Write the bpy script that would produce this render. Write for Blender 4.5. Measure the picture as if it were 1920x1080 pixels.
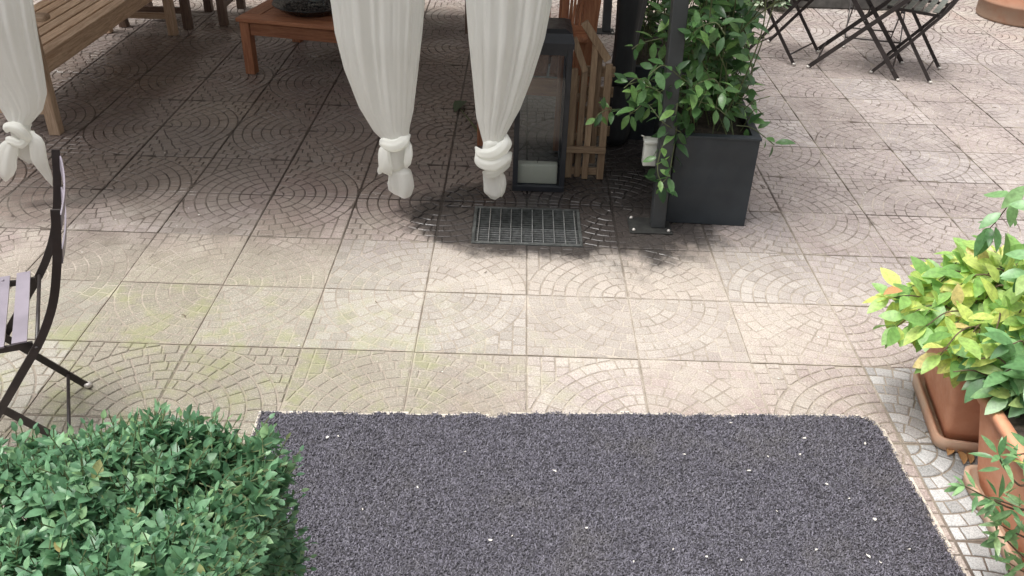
import bpy, bmesh, math, random
import numpy as np
from mathutils import Vector, Matrix, Euler, noise as mnoise

random.seed(7); rng = np.random.default_rng(7)
scene = bpy.context.scene
for o in list(bpy.data.objects): bpy.data.objects.remove(o)
COL = scene.collection
R = math.radians
T = 0.4                                    # paving tile, metres

# ------------------------------------------------------------------ camera
CAM = Vector((-0.0683, -2.9284, 1.8705)); FPX = 1650.7
YAW, PITCH, ROLL = -0.00299, 0.56144, 0.03455
_f = Vector((-math.sin(YAW)*math.cos(PITCH), math.cos(YAW)*math.cos(PITCH), -math.sin(PITCH)))
_r = Vector((math.cos(YAW), math.sin(YAW), 0)); _u = _r.cross(_f)
CR = _r*math.cos(ROLL) + _u*math.sin(ROLL); CU = -_r*math.sin(ROLL) + _u*math.cos(ROLL); CF = _f
cam = bpy.data.cameras.new('camera'); camo = bpy.data.objects.new('camera', cam); COL.objects.link(camo)
m = Matrix((CR, CU, -CF)).transposed().to_4x4(); m.translation = CAM; camo.matrix_world = m
cam.lens = FPX/1920*36; cam.sensor_width = 36; cam.clip_end = 500; cam.clip_start = 0.05
scene.camera = camo

# ------------------------------------------------------------------ sky, sun, exposure
SUN_EL, SUN_AZ = R(70), R(255)             # soft light from the upper left (azimuth clockwise from +Y)
w = bpy.data.worlds.new('World'); scene.world = w; w.use_nodes = True
nt = w.node_tree; bg = nt.nodes['Background']
sky = nt.nodes.new('ShaderNodeTexSky'); sky.sky_type = 'NISHITA'; sky.sun_disc = False
sky.sun_elevation = SUN_EL; sky.sun_rotation = SUN_AZ; sky.air_density = 1.0; sky.dust_density = 4.0; sky.ozone_density = 1.0
hs = nt.nodes.new('ShaderNodeHueSaturation'); hs.inputs['Saturation'].default_value = 0.22
nt.links.new(sky.outputs[0], hs.inputs['Color']); nt.links.new(hs.outputs[0], bg.inputs[0]); bg.inputs[1].default_value = 0.13
sd = bpy.data.lights.new('sun', 'SUN'); sd.energy = 1.5; sd.angle = R(28); sd.color = (1, .98, .945)
so = bpy.data.objects.new('sun', sd); COL.objects.link(so)
sdir = Vector((math.sin(SUN_AZ)*math.cos(SUN_EL), math.cos(SUN_AZ)*math.cos(SUN_EL), math.sin(SUN_EL)))
so.rotation_euler = sdir.to_track_quat('Z', 'Y').to_euler(); so.location = sdir*20
scene.view_settings.view_transform = 'Standard'; scene.view_settings.look = 'None'
scene.view_settings.gamma = 1; scene.view_settings.exposure = 1.13; scene.view_settings.use_curve_mapping = False
scene.render.engine = 'CYCLES'

# ------------------------------------------------------------------ pixel helpers
def ray(x, y): return CF + CR*((x-960)/FPX) - CU*((y-540)/FPX)
def gp(x, y, z=0.0):
    d = ray(x, y); t = (z-CAM.z)/d.z; return CAM + d*t
def at_y(x, y, Y):
    d = ray(x, y); t = (Y-CAM.y)/d.y; return CAM + d*t
def px(p):
    d = Vector(p)-CAM; z = d.dot(CF)
    return (960+FPX*d.dot(CR)/z, 540-FPX*d.dot(CU)/z) if z > .05 else (1e5, 1e5)

# ------------------------------------------------------------------ node material helper
MATS = {}
class NM:
    def __init__(s, name):
        s.m = bpy.data.materials.new(name); s.m.use_nodes = True; s.t = s.m.node_tree
        s.p = s.t.nodes['Principled BSDF']; s.out = s.t.nodes['Material Output']; MATS[name] = s.m
    def n(s, typ, **kw):
        nd = s.t.nodes.new('ShaderNode'+typ)
        for k, v in kw.items(): setattr(nd, k, v)
        return nd
    def val(s, sock, v):
        if hasattr(v, 'outputs'): v = v.outputs[0]
        if isinstance(v, bpy.types.NodeSocket): s.t.links.new(v, sock)
        else: sock.default_value = v
    def noise(s, co, scale, detail=3, rough=.5, dist=0):
        nd = s.n('TexNoise'); s.val(nd.inputs['Vector'], co)
        nd.inputs['Scale'].default_value = scale; nd.inputs['Detail'].default_value = detail
        nd.inputs['Roughness'].default_value = rough; nd.inputs['Distortion'].default_value = dist
        return nd.outputs['Fac']
    def math(s, op, a, b=0.0, c=None, clamp=False):
        nd = s.n('Math', operation=op); nd.use_clamp = clamp
        s.val(nd.inputs[0], a); s.val(nd.inputs[1], b)
        if c is not None: s.val(nd.inputs[2], c)
        return nd.outputs[0]
    def ramp(s, f, lo, hi, a=0.0, b=1.0, smooth=True):
        nd = s.n('MapRange'); nd.interpolation_type = 'SMOOTHSTEP' if smooth else 'LINEAR'
        s.val(nd.inputs[0], f); nd.inputs[1].default_value = lo; nd.inputs[2].default_value = hi
        nd.inputs[3].default_value = a; nd.inputs[4].default_value = b
        return nd.outputs[0]
    def mix(s, f, a, b, mode='MIX'):
        nd = s.n('Mix', data_type='RGBA', blend_type=mode)
        s.val(nd.inputs[0], f)
        for k, v in ((6, a), (7, b)):
            if isinstance(v, tuple): v = (*v, 1) if len(v) == 3 else v
            s.val(nd.inputs[k], v)
        return nd.outputs[2]
    def pos(s): return s.n('NewGeometry').outputs['Position']
    def objco(s): return s.n('TexCoord').outputs['Object']
    def rand(s):
        a = s.n('ObjectInfo').outputs['Random']; b = s.n('NewGeometry').outputs['Random Per Island']
        return s.math('FRACT', s.math('ADD', a, b))
    def mapped(s, co, scale):
        nd = s.n('Mapping'); s.val(nd.inputs['Vector'], co); nd.inputs['Scale'].default_value = scale; return nd.outputs[0]
    def color(s, c):
        if isinstance(c, tuple): c = (*c, 1)
        s.val(s.p.inputs['Base Color'], c)
    def rough(s, v): s.val(s.p.inputs['Roughness'], v)
    def bump(s, h, strength=.3, dist=.002):
        nd = s.n('Bump'); nd.inputs['Strength'].default_value = strength; nd.inputs['Distance'].default_value = dist
        s.val(nd.inputs['Height'], h); s.val(s.p.inputs['Normal'], nd.outputs[0])

def box_mask(s, P, cx, cy, rx, ry, edge, wob):
    """soft blob mask in world x,y: 1 inside an ellipse with a noisy outline"""
    sep = s.n('SeparateXYZ'); s.val(sep.inputs[0], P)
    dx = s.math('DIVIDE', s.math('SUBTRACT', sep.outputs[0], cx), rx)
    dy = s.math('DIVIDE', s.math('SUBTRACT', sep.outputs[1], cy), ry)
    d = s.math('SQRT', s.math('ADD', s.math('MULTIPLY', dx, dx), s.math('MULTIPLY', dy, dy)))
    d = s.math('ADD', d, s.math('MULTIPLY', s.math('SUBTRACT', s.noise(P, 5, 5, .65), .5), wob))
    return s.ramp(d, 1-edge, 1+edge, 1.0, 0.0)

def mat_stone(name, groove=False):
    s = NM(name); P = s.pos(); rnd = s.rand()
    big = s.noise(P, 1.1, 4, .6); mid = s.noise(P, 6, 4, .6); fine = s.noise(P, 160, 3, .7); grit = s.noise(P, 420, 2, .6)
    c = s.mix(s.ramp(big, .38, .62), (.365, .288, .242), (.335, .268, .250))
    c = s.mix(s.ramp(mid, .35, .7), c, (.40, .352, .302))
    c = s.mix(s.math('MULTIPLY', box_mask(s, P, 2.6, 1.6, 1.9, 2.6, .35, .9), .75), c, s.mix(s.ramp(mid, .35, .7), (.285, .243, .234), (.345, .296, .282)))
    c = s.mix(s.math('MULTIPLY', box_mask(s, P, -1.25, -.40, 1.15, .80, .45, .9), .85), c, (.245, .225, .172))  # shade over the left front, painted in as an olive darkening
    c = s.mix(s.math('MULTIPLY', box_mask(s, P, .30, -.02, .95, .50, .5, .9), .60), c, (.49, .435, .375))  # brightest daylight at the centre, painted in as paler stone
    c = s.mix(s.math('MULTIPLY', box_mask(s, P, -1.75, 1.45, .40, .75, .5, 1.0), .55), c, (.46, .41, .33))
    spk = s.noise(P, 230, 2, .5); c = s.mix(s.math('MULTIPLY', s.ramp(spk, .60, .70), .55), c, (.62, .57, .50)); c = s.mix(s.math('MULTIPLY', s.ramp(spk, .40, .30), .55), c, (.13, .11, .095))
    tint = s.n('Attribute', attribute_type='OBJECT', attribute_name='tint').outputs['Fac']
    grey = s.n('Attribute', attribute_type='OBJECT', attribute_name='grey').outputs['Fac']
    c = s.mix(s.math('MULTIPLY', grey, 1.0), c, s.mix(rnd, (.30, .30, .295), (.50, .50, .495)))
    v = s.math('ADD', s.math('MULTIPLY', rnd, .10), s.math('MULTIPLY', tint, .30))
    v = s.math('ADD', v, .80)
    v = s.math('MULTIPLY', v, s.ramp(fine, .25, .75, .76, 1.20)); v = s.math('MULTIPLY', v, s.ramp(grit, .3, .7, .74, 1.22))
    if groove:
        pale = box_mask(s, P, .15, -.1, 1.35, .62, .4, 1.3)
        worn = box_mask(s, P, 2.2, 1.9, 1.6, 2.1, .3, 1.0)
        pale = s.math('MAXIMUM', s.math('MULTIPLY', pale, .9), s.math('MULTIPLY', s.math('MAXIMUM', worn, box_mask(s, P, -2.0, .35, .85, .7, .35, .9)), .75))
        pale = s.math('MULTIPLY', pale, s.ramp(s.noise(P, 7, 4, .6), .38, .62, .05, 1))
        front = box_mask(s, P, .3, -.3, 2.6, .95, .35, .7)
        c = s.mix(front, (.085, .062, .050), (.275, .235, .19))
        c = s.mix(pale, c, (.45, .395, .335))
        v = s.ramp(fine, .25, .75, .75, 1.2)
    vv = s.n('CombineColor'); [s.val(vv.inputs[i], v) for i in range(3)]
    c = s.mix(1.0, c, vv.outputs[0], 'MULTIPLY')
    # moss tinge on the left front, pale scuffs on the right
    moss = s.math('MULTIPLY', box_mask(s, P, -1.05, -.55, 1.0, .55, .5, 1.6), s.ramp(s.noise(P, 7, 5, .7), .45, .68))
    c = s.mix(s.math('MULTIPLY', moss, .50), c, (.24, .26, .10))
    scuff = s.math('MULTIPLY', box_mask(s, P, 2.3, 1.7, 1.5, 2.4, .4, .8), s.ramp(s.noise(P, 16, 6, .75, 1.5), .52, .72))
    c = s.mix(s.math('MULTIPLY', scuff, .45), c, (.60, .55, .51))
    # wet stain at the drain and planter foot, with gazebo shade painted in
    damp_shade = s.math('MAXIMUM', box_mask(s, P, .02, .66, .58, .36, .16, .9), box_mask(s, P, .50, 1.05, .46, .78, .2, .9))
    gazebo_shade = s.math('MULTIPLY', box_mask(s, P, -1.5, 2.2, 2.0, 1.75, .22, .8), .80)  # shade under the gazebo, painted into stone and joint colours
    dm = s.math('MAXIMUM', damp_shade, gazebo_shade)
    c = s.mix(s.math('MULTIPLY', gazebo_shade, .75), c, (.040, .030, .026) if groove else (.115, .082, .070))
    c = s.mix(s.math('MULTIPLY', damp_shade, .92), c, (.030, .026, .025))
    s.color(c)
    rg = s.ramp(s.noise(P, 2.3, 4, .6), .3, .7, .55, .85)
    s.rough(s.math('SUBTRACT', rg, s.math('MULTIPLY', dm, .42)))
    s.bump(s.math('ADD', s.math('MULTIPLY', fine, .6), s.math('MULTIPLY', grit, .5)), .55, .0016)
    return s.m
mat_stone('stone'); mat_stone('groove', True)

def mat_simple(name, col, rough=.5, metal=0, var=.15, nscale=8, bump=0, bscale=200, spec=.5, stretch=(1, 1, 1)):
    s = NM(name); co = s.mapped(s.objco(), stretch); n1 = s.noise(co, nscale, 4, .6)
    lo = tuple(c*(1-var) for c in col); hi = tuple(min(1, c*(1+var)) for c in col)
    s.color(s.mix(s.ramp(n1, .3, .7), lo, hi)); s.rough(s.ramp(s.noise(co, nscale*2.5, 3), .3, .7, max(.05, rough-.08), min(1, rough+.1)))
    s.p.inputs['Metallic'].default_value = metal; s.p.inputs['Specular IOR Level'].default_value = spec
    if bump: s.bump(s.noise(co, bscale, 3, .6), bump, .001)
    return s.m
mat_simple('soil', (.05, .038, .028), .95, var=.5, nscale=60, bump=1, bscale=90)
mat_simple('dark_soil_ground', (.20, .175, .155), .9, var=.2, nscale=3)
mat_simple('anthracite', (.024, .030, .036), .55, var=.18, nscale=5, bump=.08, bscale=500)
mat_simple('post_paint', (.038, .041, .043), .5, var=.15, nscale=10)
mat_simple('lantern_black', (.018, .020, .025), .42, var=.2, nscale=12)
mat_simple('cream_wax', (.68, .63, .52), .5, var=.06, nscale=6)
mat_simple('white_plastic', (.60, .60, .55), .5, var=.10, nscale=20)
mat_simple('galvanised', (.42, .43, .42), .42, .8, var=.3, nscale=60)
mat_simple('grate_dark', (.10, .105, .10), .6, .5, var=.35, nscale=40)
mat_simple('pit_dark', (.02, .02, .018), .8, var=.4, nscale=20)
mat_simple('chair_paint', (.030, .024, .023), .42, var=.25, nscale=14, spec=.5)
mat_simple('slat_paint', (.22, .195, .225), .36, var=.12, nscale=9, bump=.05, bscale=300)  # lilac sky reflection painted into the slat colour
mat_simple('slat_green', (.13, .14, .125), .4, var=.12, nscale=9)
mat_simple('glide', (.55, .52, .48), .35, .3, var=.1)
mat_simple('canopy_cloth', (.55, .53, .48), .9, var=.05, nscale=4)
mat_simple('plaster', (.34, .30, .25), .9, var=.15, nscale=2, bump=.3, bscale=60)
mat_simple('trough_stone', (.10, .095, .088), .9, var=.3, nscale=12, bump=.5, bscale=80)
mat_simple('cover_dark', (.035, .037, .040), .7, var=.25, nscale=9, stretch=(1, 1, .2))
mat_simple('twig', (.11, .075, .045), .8, var=.3, nscale=30)
mat_simple('green_stem', (.10, .12, .05), .7, var=.3, nscale=30)
mat_simple('pebble', (.045, .036, .032), .6, var=.6, nscale=70)
mat_simple('dish_metal', (.022, .026, .028), .3, .2, var=.2, nscale=12)
mat_simple('petal', (.62, .59, .54), .7, var=.08, nscale=30)
mat_simple('dry_leaf', (.40, .22, .09), .8, var=.3, nscale=40)
mat_simple('residue', (.50, .45, .385), .95, var=.25, nscale=40, bump=.5, bscale=200)

def mat_wood(name, dark, light, rough=.55, spec=.35):
    for ax, st in (('x', (1, 14, 14)), ('y', (14, 1, 14)), ('z', (14, 14, 1))):
        s = NM(name+'_'+ax); rnd = s.rand()
        co = s.n('VectorMath', operation='ADD'); s.val(co.inputs[0], s.objco())
        cx = s.n('CombineXYZ'); [s.val(cx.inputs[i], s.math('MULTIPLY', rnd, 7.0+i)) for i in range(3)]
        s.val(co.inputs[1], cx.outputs[0]); mp = s.mapped(co.outputs[0], st)
        g = s.noise(mp, 5, 5, .65, .6); g2 = s.noise(mp, 24, 3, .6)
        c = s.mix(s.ramp(g, .3, .72), dark, light)
        c = s.mix(s.math('MULTIPLY', s.ramp(g2, .45, .7), .35), c, tuple(x*.55 for x in dark))
        v = s.n('HueSaturation'); s.val(v.inputs['Color'], c); s.val(v.inputs['Value'], s.ramp(rnd, 0, 1, .82, 1.15, False))
        s.color(v.outputs[0]); s.rough(s.ramp(g2, .3, .7, rough-.1, rough+.12)); s.p.inputs['Specular IOR Level'].default_value = spec
        s.bump(g2, .25, .0008)
mat_wood('teak', (.42, .275, .175), (.68, .515, .37))
mat_wood('red_teak', (.27, .105, .055), (.44, .20, .105))
mat_wood('grey_teak', (.24, .155, .095), (.40, .285, .185))
mat_wood('shade_teak', (.13, .085, .065), (.22, .155, .12))  # teak darkened to paint in the shade of backlit furniture

def mat_terracotta(name, zl=(.02, .075), amt=(.25, .8), dk=1.0):
    s = NM(name); co = s.objco(); n1 = s.noise(co, 7, 4, .6); n2 = s.noise(co, 45, 4, .6)
    c = s.mix(s.ramp(n1, .3, .7), (.57, .245, .135), (.69, .335, .20))
    sep = s.n('SeparateXYZ'); s.val(sep.inputs[0], co)
    lime = s.math('MULTIPLY', s.ramp(s.math('ADD', sep.outputs[2], s.math('MULTIPLY', n2, .03)), *zl, 1, 0), s.ramp(n1, .3, .6, *amt))
    c = s.mix(lime, c, (.52, .40, .29)); c = s.mix(1.0, c, (dk, dk*1.02, dk*1.06), 'MULTIPLY'); s.color(c); s.rough(s.ramp(n2, .3, .7, .5, .75))
    s.p.inputs['Specular IOR Level'].default_value = .3
    s.bump(s.noise(co, 240, 2), .12, .001)
mat_terracotta('terracotta'); mat_terracotta('limed_terracotta', (.3, .5), (.45, .85)); mat_terracotta('dusty_terracotta', (.10, .22), (.35, .75), .62)

def mat_leaf(name, stops, rough=.35, trans=.3, spec=.5):
    s = NM(name); rnd = s.rand()
    rp = s.n('ValToRGB'); s.val(rp.inputs[0], rnd); e = rp.color_ramp.elements
    e[0].position, e[0].color = stops[0][0], (*stops[0][1], 1); e[1].position, e[1].color = stops[-1][0], (*stops[-1][1], 1)
    for p_, c_ in stops[1:-1]:
        q = e.new(p_); q.color = (*c_, 1)
    P = s.pos(); c = s.mix(s.math('MULTIPLY', s.ramp(s.noise(P, 90, 3), .35, .7), .3), rp.outputs[0], (.03, .05, .015))
    s.color(c); s.rough(rough); s.p.inputs['Specular IOR Level'].default_value = spec
    tr = s.n('BsdfTranslucent'); cc = s.n('HueSaturation'); s.val(cc.inputs['Color'], c); cc.inputs['Value'].default_value = 1.6
    s.val(tr.inputs[0], cc.outputs[0]); mx = s.n('MixShader'); mx.inputs[0].default_value = trans
    s.t.links.new(s.p.outputs[0], mx.inputs[1]); s.t.links.new(tr.outputs[0], mx.inputs[2]); s.t.links.new(mx.outputs[0], s.out.inputs[0])
mat_leaf('box_leaf', [(0, (.085, .195, .105)), (.5, (.14, .295, .155)), (.85, (.21, .38, .20)), (.99, (.26, .42, .19)), (1, (.50, .38, .16))], .43, .28, .6)
mat_leaf('jasmine_leaf', [(0, (.030, .070, .028)), (.45, (.085, .185, .065)), (.8, (.15, .30, .095)), (1, (.26, .44, .13))], .30, .36)
mat_leaf('gold_leaf', [(0, (.17, .34, .10)), (.35, (.32, .53, .16)), (.65, (.52, .66, .19)), (.9, (.72, .75, .22)), (1, (.68, .52, .25))], .4, .38, .5)
mat_leaf('green_leaf', [(0, (.11, .24, .10)), (.5, (.21, .40, .17)), (.9, (.33, .53, .24)), (1, (.62, .66, .20))], .34, .33, .6)
mat_leaf('pale_leaf', [(0, (.10, .17, .09)), (.6, (.22, .30, .18)), (1, (.5, .55, .42))], .45, .3, .4)

def mat_cloth():
    s = NM('sheer_cloth'); co = s.objco()
    wv = s.noise(s.mapped(co, (1, 1, .15)), 60, 2)
    s.color(s.mix(wv, (.86, .86, .82), (.92, .92, .89))); s.rough(.85); s.p.inputs['Specular IOR Level'].default_value = .15
    s.p.inputs['Sheen Weight'].default_value = .2
    tr = s.n('BsdfTranslucent'); tr.inputs[0].default_value = (.92, .92, .87, 1)
    mx = s.n('MixShader'); mx.inputs[0].default_value = .50
    s.t.links.new(s.p.outputs[0], mx.inputs[1]); s.t.links.new(tr.outputs[0], mx.inputs[2])
    tp = s.n('BsdfTransparent'); m2 = s.n('MixShader'); m2.inputs[0].default_value = .17
    s.t.links.new(mx.outputs[0], m2.inputs[1]); s.t.links.new(tp.outputs[0], m2.inputs[2]); s.t.links.new(m2.outputs[0], s.out.inputs[0])
    s.bump(s.noise(co, 900, 2), .1, .0004)
mat_cloth()
def mat_glass():
    s = NM('glass'); tp = s.n('BsdfTransparent'); tp.inputs[0].default_value = (.84, .87, .88, 1); gl = s.n('BsdfGlossy'); gl.inputs['Roughness'].default_value = .04
    lw = s.n('LayerWeight'); lw.inputs[0].default_value = .5; mx = s.n('MixShader')
    s.val(mx.inputs[0], s.math('ADD', s.math('MULTIPLY', s.math('POWER', lw.outputs['Facing'], 4.0), .7), .035)); s.t.links.new(tp.outputs[0], mx.inputs[1]); s.t.links.new(gl.outputs[0], mx.inputs[2]); s.t.links.new(mx.outputs[0], s.out.inputs[0])
mat_glass()
def mat_fibre():
    s = NM('mat_fibre'); rnd = s.rand(); P = s.pos()
    c = s.mix(s.math('POWER', rnd, 1.5), (.050, .047, .056), (.170, .160, .195))
    c = s.mix(s.math('MULTIPLY', s.ramp(s.noise(P, 3, 5, .65), .5, .75), .45), c, (.125, .115, .105))
    s.color(c); s.rough(.5)
mat_fibre()
mat_simple('mat_back', (.045, .042, .048), .8, var=.5, nscale=250, bump=1, bscale=300)

# ------------------------------------------------------------------ mesh helpers
class MB:
    def __init__(s): s.v = []; s.f = []; s.mi = []
    def add(s, vs, fs, mi=0):
        o = len(s.v); s.v += [tuple(v) for v in vs]; s.f += [tuple(i+o for i in f) for f in fs]; s.mi += [mi]*len(fs); return s
    def box(s, c, size, rot=None, bev=0.0, mi=0):
        hx, hy, hz = size[0]/2, size[1]/2, size[2]/2; b = min(bev, hx*.9, hy*.9, hz*.9)
        M = Matrix.Translation(c) @ (rot.to_matrix().to_4x4() if rot else Matrix.Identity(4))
        if b <= 0:
            vs = [(x, y, z) for x in (-hx, hx) for y in (-hy, hy) for z in (-hz, hz)]
            fs = [(0, 1, 3, 2), (4, 6, 7, 5), (0, 4, 5, 1), (2, 3, 7, 6), (0, 2, 6, 4), (1, 5, 7, 3)]
        else:
            bm = bmesh.new(); bmesh.ops.create_cube(bm, size=1)
            for v in bm.verts: v.co = Vector((v.co.x*2*hx, v.co.y*2*hy, v.co.z*2*hz))
            bmesh.ops.bevel(bm, geom=bm.edges[:], offset=b, segments=2, affect='EDGES', profile=.5)
            bm.verts.index_update(); vs = [v.co.copy() for v in bm.verts]; fs = [[v.index for v in f.verts] for f in bm.faces]; bm.free()
        return s.add([M @ Vector(v) for v in vs], fs, mi)
    def bar(s, p0, p1, w, h, bev=0.0, up=(0, 0, 1), mi=0):
        p0, p1 = Vector(p0), Vector(p1); d = p1-p0; L = d.length; x = d/L; up = Vector(up)
        if abs(x.dot(up)) > .97: up = Vector((0, 1, 0))
        y = up.cross(x).normalized(); z = x.cross(y)
        return s.box((p0+p1)/2, (L, w, h), Matrix((x, y, z)).transposed().to_quaternion(), bev, mi)
    def tube(s, pts, rad, n=8, cap=True, mi=0, flat=None):
        pts = [Vector(p) for p in pts]; k = len(pts); rs = rad if isinstance(rad, (list, tuple)) else [rad]*k
        vs = []; ref = Vector((0, 0, 1))
        for i, p in enumerate(pts):
            t = (pts[min(i+1, k-1)]-pts[max(i-1, 0)]).normalized()
            if i == 0 and abs(t.dot(ref)) > .9: ref = Vector((0, 1, 0))
            a = (ref - t*ref.dot(t)).normalized(); ref = a; b = t.cross(a)
            for j in range(n):
                an = 2*math.pi*j/n; fa, fb = (1, 1) if not flat else flat
                vs.append(p + a*math.cos(an)*rs[i]*fa + b*math.sin(an)*rs[i]*fb)
        fs = [(i*n+j, i*n+(j+1) % n, (i+1)*n+(j+1) % n, (i+1)*n+j) for i in range(k-1) for j in range(n)]
        if cap: fs += [tuple(range(n))[::-1], tuple(range((k-1)*n, k*n))]
        return s.add(vs, fs, mi)
    def strip(s, pts, w, t, lat, mi=0):
        """flat bar swept along pts; w across the path in-plane normal, t along lat"""
        pts = [Vector(p) for p in pts]; lat = Vector(lat).normalized(); k = len(pts); vs = []
        for i, p in enumerate(pts):
            tg = (pts[min(i+1, k-1)]-pts[max(i-1, 0)]).normalized(); nrm = lat.cross(tg).normalized()
            for a, b in ((-1, -1), (1, -1), (1, 1), (-1, 1)): vs.append(p + nrm*a*w/2 + lat*b*t/2)
        fs = [(i*4+j, i*4+(j+1) % 4, i*4+4+(j+1) % 4, i*4+4+j) for i in range(k-1) for j in range(4)] + [(3, 2, 1, 0), tuple(range(4*k-4, 4*k))]
        return s.add(vs, fs, mi)
    def lathe(s, prof, n=32, c=(0, 0, 0), mi=0):
        vs = [(c[0]+r*math.cos(2*math.pi*j/n), c[1]+r*math.sin(2*math.pi*j/n), c[2]+z) for r, z in prof for j in range(n)]
        k = len(prof); fs = [(i*n+j, i*n+(j+1) % n, (i+1)*n+(j+1) % n, (i+1)*n+j) for i in range(k-1) for j in range(n)]
        fs += [tuple(range(n))[::-1], tuple(range((k-1)*n, k*n))]
        return s.add(vs, fs, mi)
    def mesh(s, name, mats, smooth=False):
        me = bpy.data.meshes.new(name); me.from_pydata(s.v, [], s.f)
        for mt in ([mats] if isinstance(mats, str) else mats): me.materials.append(MATS[mt])
        if any(s.mi): me.polygons.foreach_set('material_index', s.mi)
        if smooth: me.polygons.foreach_set('use_smooth', [True]*len(me.polygons))
        me.update(); return me
    def build(s, name, mats, parent=None, smooth=False):
        return link(name, s.mesh(name, mats, smooth), parent)
def link(name, data, parent=None, mat=None):
    o = bpy.data.objects.new(name, data); COL.objects.link(o)
    if parent is not None: o.parent = parent
    if mat is not None: o.matrix_local = mat
    return o
def thing(name, label, cat, loc=(0, 0, 0), rz=0, group=None):
    o = link(name, None); o.location = loc; o.rotation_euler = (0, 0, rz); o.empty_display_size = .1
    return tag(o, label, cat, group)
def tag(o, label=None, cat=None, group=None, kind=None):
    if label: o['label'] = label
    if cat: o['category'] = cat
    if group: o['group'] = group
    if kind: o['kind'] = kind
    return o
def smooth_curve(pts, n=6):
    """Catmull-Rom through pts"""
    P = [Vector(p) for p in pts]; P = [P[0]*2-P[1]] + P + [P[-1]*2-P[-2]]; out = []
    for i in range(1, len(P)-2):
        for k in range(n):
            t = k/n; a, b, c, d = P[i-1], P[i], P[i+1], P[i+2]
            out.append(.5*((2*b)+(c-a)*t+(2*a-5*b+4*c-d)*t*t+(3*b-a-3*c+d)*t**3))
    out.append(P[-2]); return out

# ------------------------------------------------------------------ leaves
def leaf_template(wid=.42, fold=.25, curl=.18, point=1.0, n=5):
    """unit-length leaf along +X, up +Z; returns verts, faces"""
    vs = []; fs = []
    st = [0, .16, .38, .62, .84, 1.0]; ww = [.10, .62, 1.0, .88, .48*point, 0.03]
    for t, q in zip(st, ww):
        z = -curl*t*t; h = wid/2*q
        vs += [(t, -h, z+h*fold), (t, 0, z), (t, h, z+h*fold)]
    for i in range(len(st)-1):
        a = 3*i; fs += [(a, a+3, a+4, a+1), (a+1, a+4, a+5, a+2)]
    return np.array(vs), fs
def leaf_mesh(name, mat, **k):
    v, f = leaf_template(**k); b = MB(); b.add(v, f); return b.mesh(name, mat, True)
def frame(d, up):
    d = Vector(d).normalized(); up = Vector(up); y = up.cross(d)
    if y.length < 1e-4: y = Vector((1, 0, 0)).cross(d)
    y.normalize(); z = d.cross(y); return Matrix((d, y, z)).transposed()
def leaf_mat(p, d, up, L, roll=0.0):
    Mx = frame(d, up).to_4x4()
    if roll: Mx = Mx @ Matrix.Rotation(roll, 4, 'X')
    return Matrix.Translation(p) @ Mx @ Matrix.Diagonal((L, L, L, 1))
def leaves_stuff(name, mats_, mat, parent, tmpl):
    v, f = tmpl; n = len(mats_); nv = len(v)
    A = np.array([np.array(m_) for m_ in mats_]); vh = np.c_[v, np.ones(nv)]
    V = np.einsum('nij,kj->nki', A, vh)[:, :, :3].reshape(-1, 3)
    F = (np.array(f)[None]+np.arange(n)[:, None, None]*nv).reshape(-1, 4)
    return link(name, np_mesh(name, V, F, mat), parent)
def np_mesh(name, V, F, mat, smooth=True):
    me = bpy.data.meshes.new(name); k = F.shape[1]
    me.vertices.add(len(V)); me.vertices.foreach_set('co', V.astype(np.float32).ravel())
    me.loops.add(F.size); me.loops.foreach_set('vertex_index', F.astype(np.int32).ravel())
    me.polygons.add(len(F)); me.polygons.foreach_set('loop_start', np.arange(0, F.size, k, dtype=np.int32))
    me.polygons.foreach_set('use_smooth', np.full(len(F), smooth))
    me.materials.append(MATS[mat]); me.update(calc_edges=True); me.validate(); return me
def rv(a=1.0): return Vector((random.uniform(-a, a), random.uniform(-a, a), random.uniform(-a, a)))
def seen(m_):
    """how large a leaf shows: length x facing / distance, 0 outside the frame"""
    p = m_.translation; x, y = px(p)
    if not (-10 < x < 1930 and -10 < y < 1090): return 0
    d = CAM-p; n_ = Vector(m_.col[2][:3]); L = n_.length
    return L*abs(n_.normalized().dot(d.normalized()))/d.length
def split_leaves(parent, mats_, meshes, mat, tmpl, keep=280, depth=None):
    order = sorted(range(len(mats_)), key=lambda i: -(seen(mats_[i]) * (depth[i] if depth else 1)))
    for k, i in enumerate(order[:keep]): link('leaf', meshes[i % len(meshes)], parent, parent.matrix_world.inverted() @ mats_[i])
    rest = [mats_[i] for i in order[keep:]]
    if rest: tag(leaves_stuff('foliage', [parent.matrix_world.inverted() @ q for q in rest], mat, parent, tmpl), kind='stuff')

# ================================================================== SETTING
GX0, GX1, GY0, GY1 = -.243, .243, .402, .752          # the drain opening
g = MB(); B_ = 60
for x0, x1, y0, y1 in ((-B_, GX0, -B_, B_), (GX1, B_, -B_, B_), (GX0, GX1, -B_, GY0), (GX0, GX1, GY1, B_)):
    g.add([(x0, y0, -.007), (x1, y0, -.007), (x1, y1, -.007), (x0, y1, -.007)], [(0, 1, 2, 3)])
tag(g.build('ground', 'groove'), kind='structure')

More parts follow.
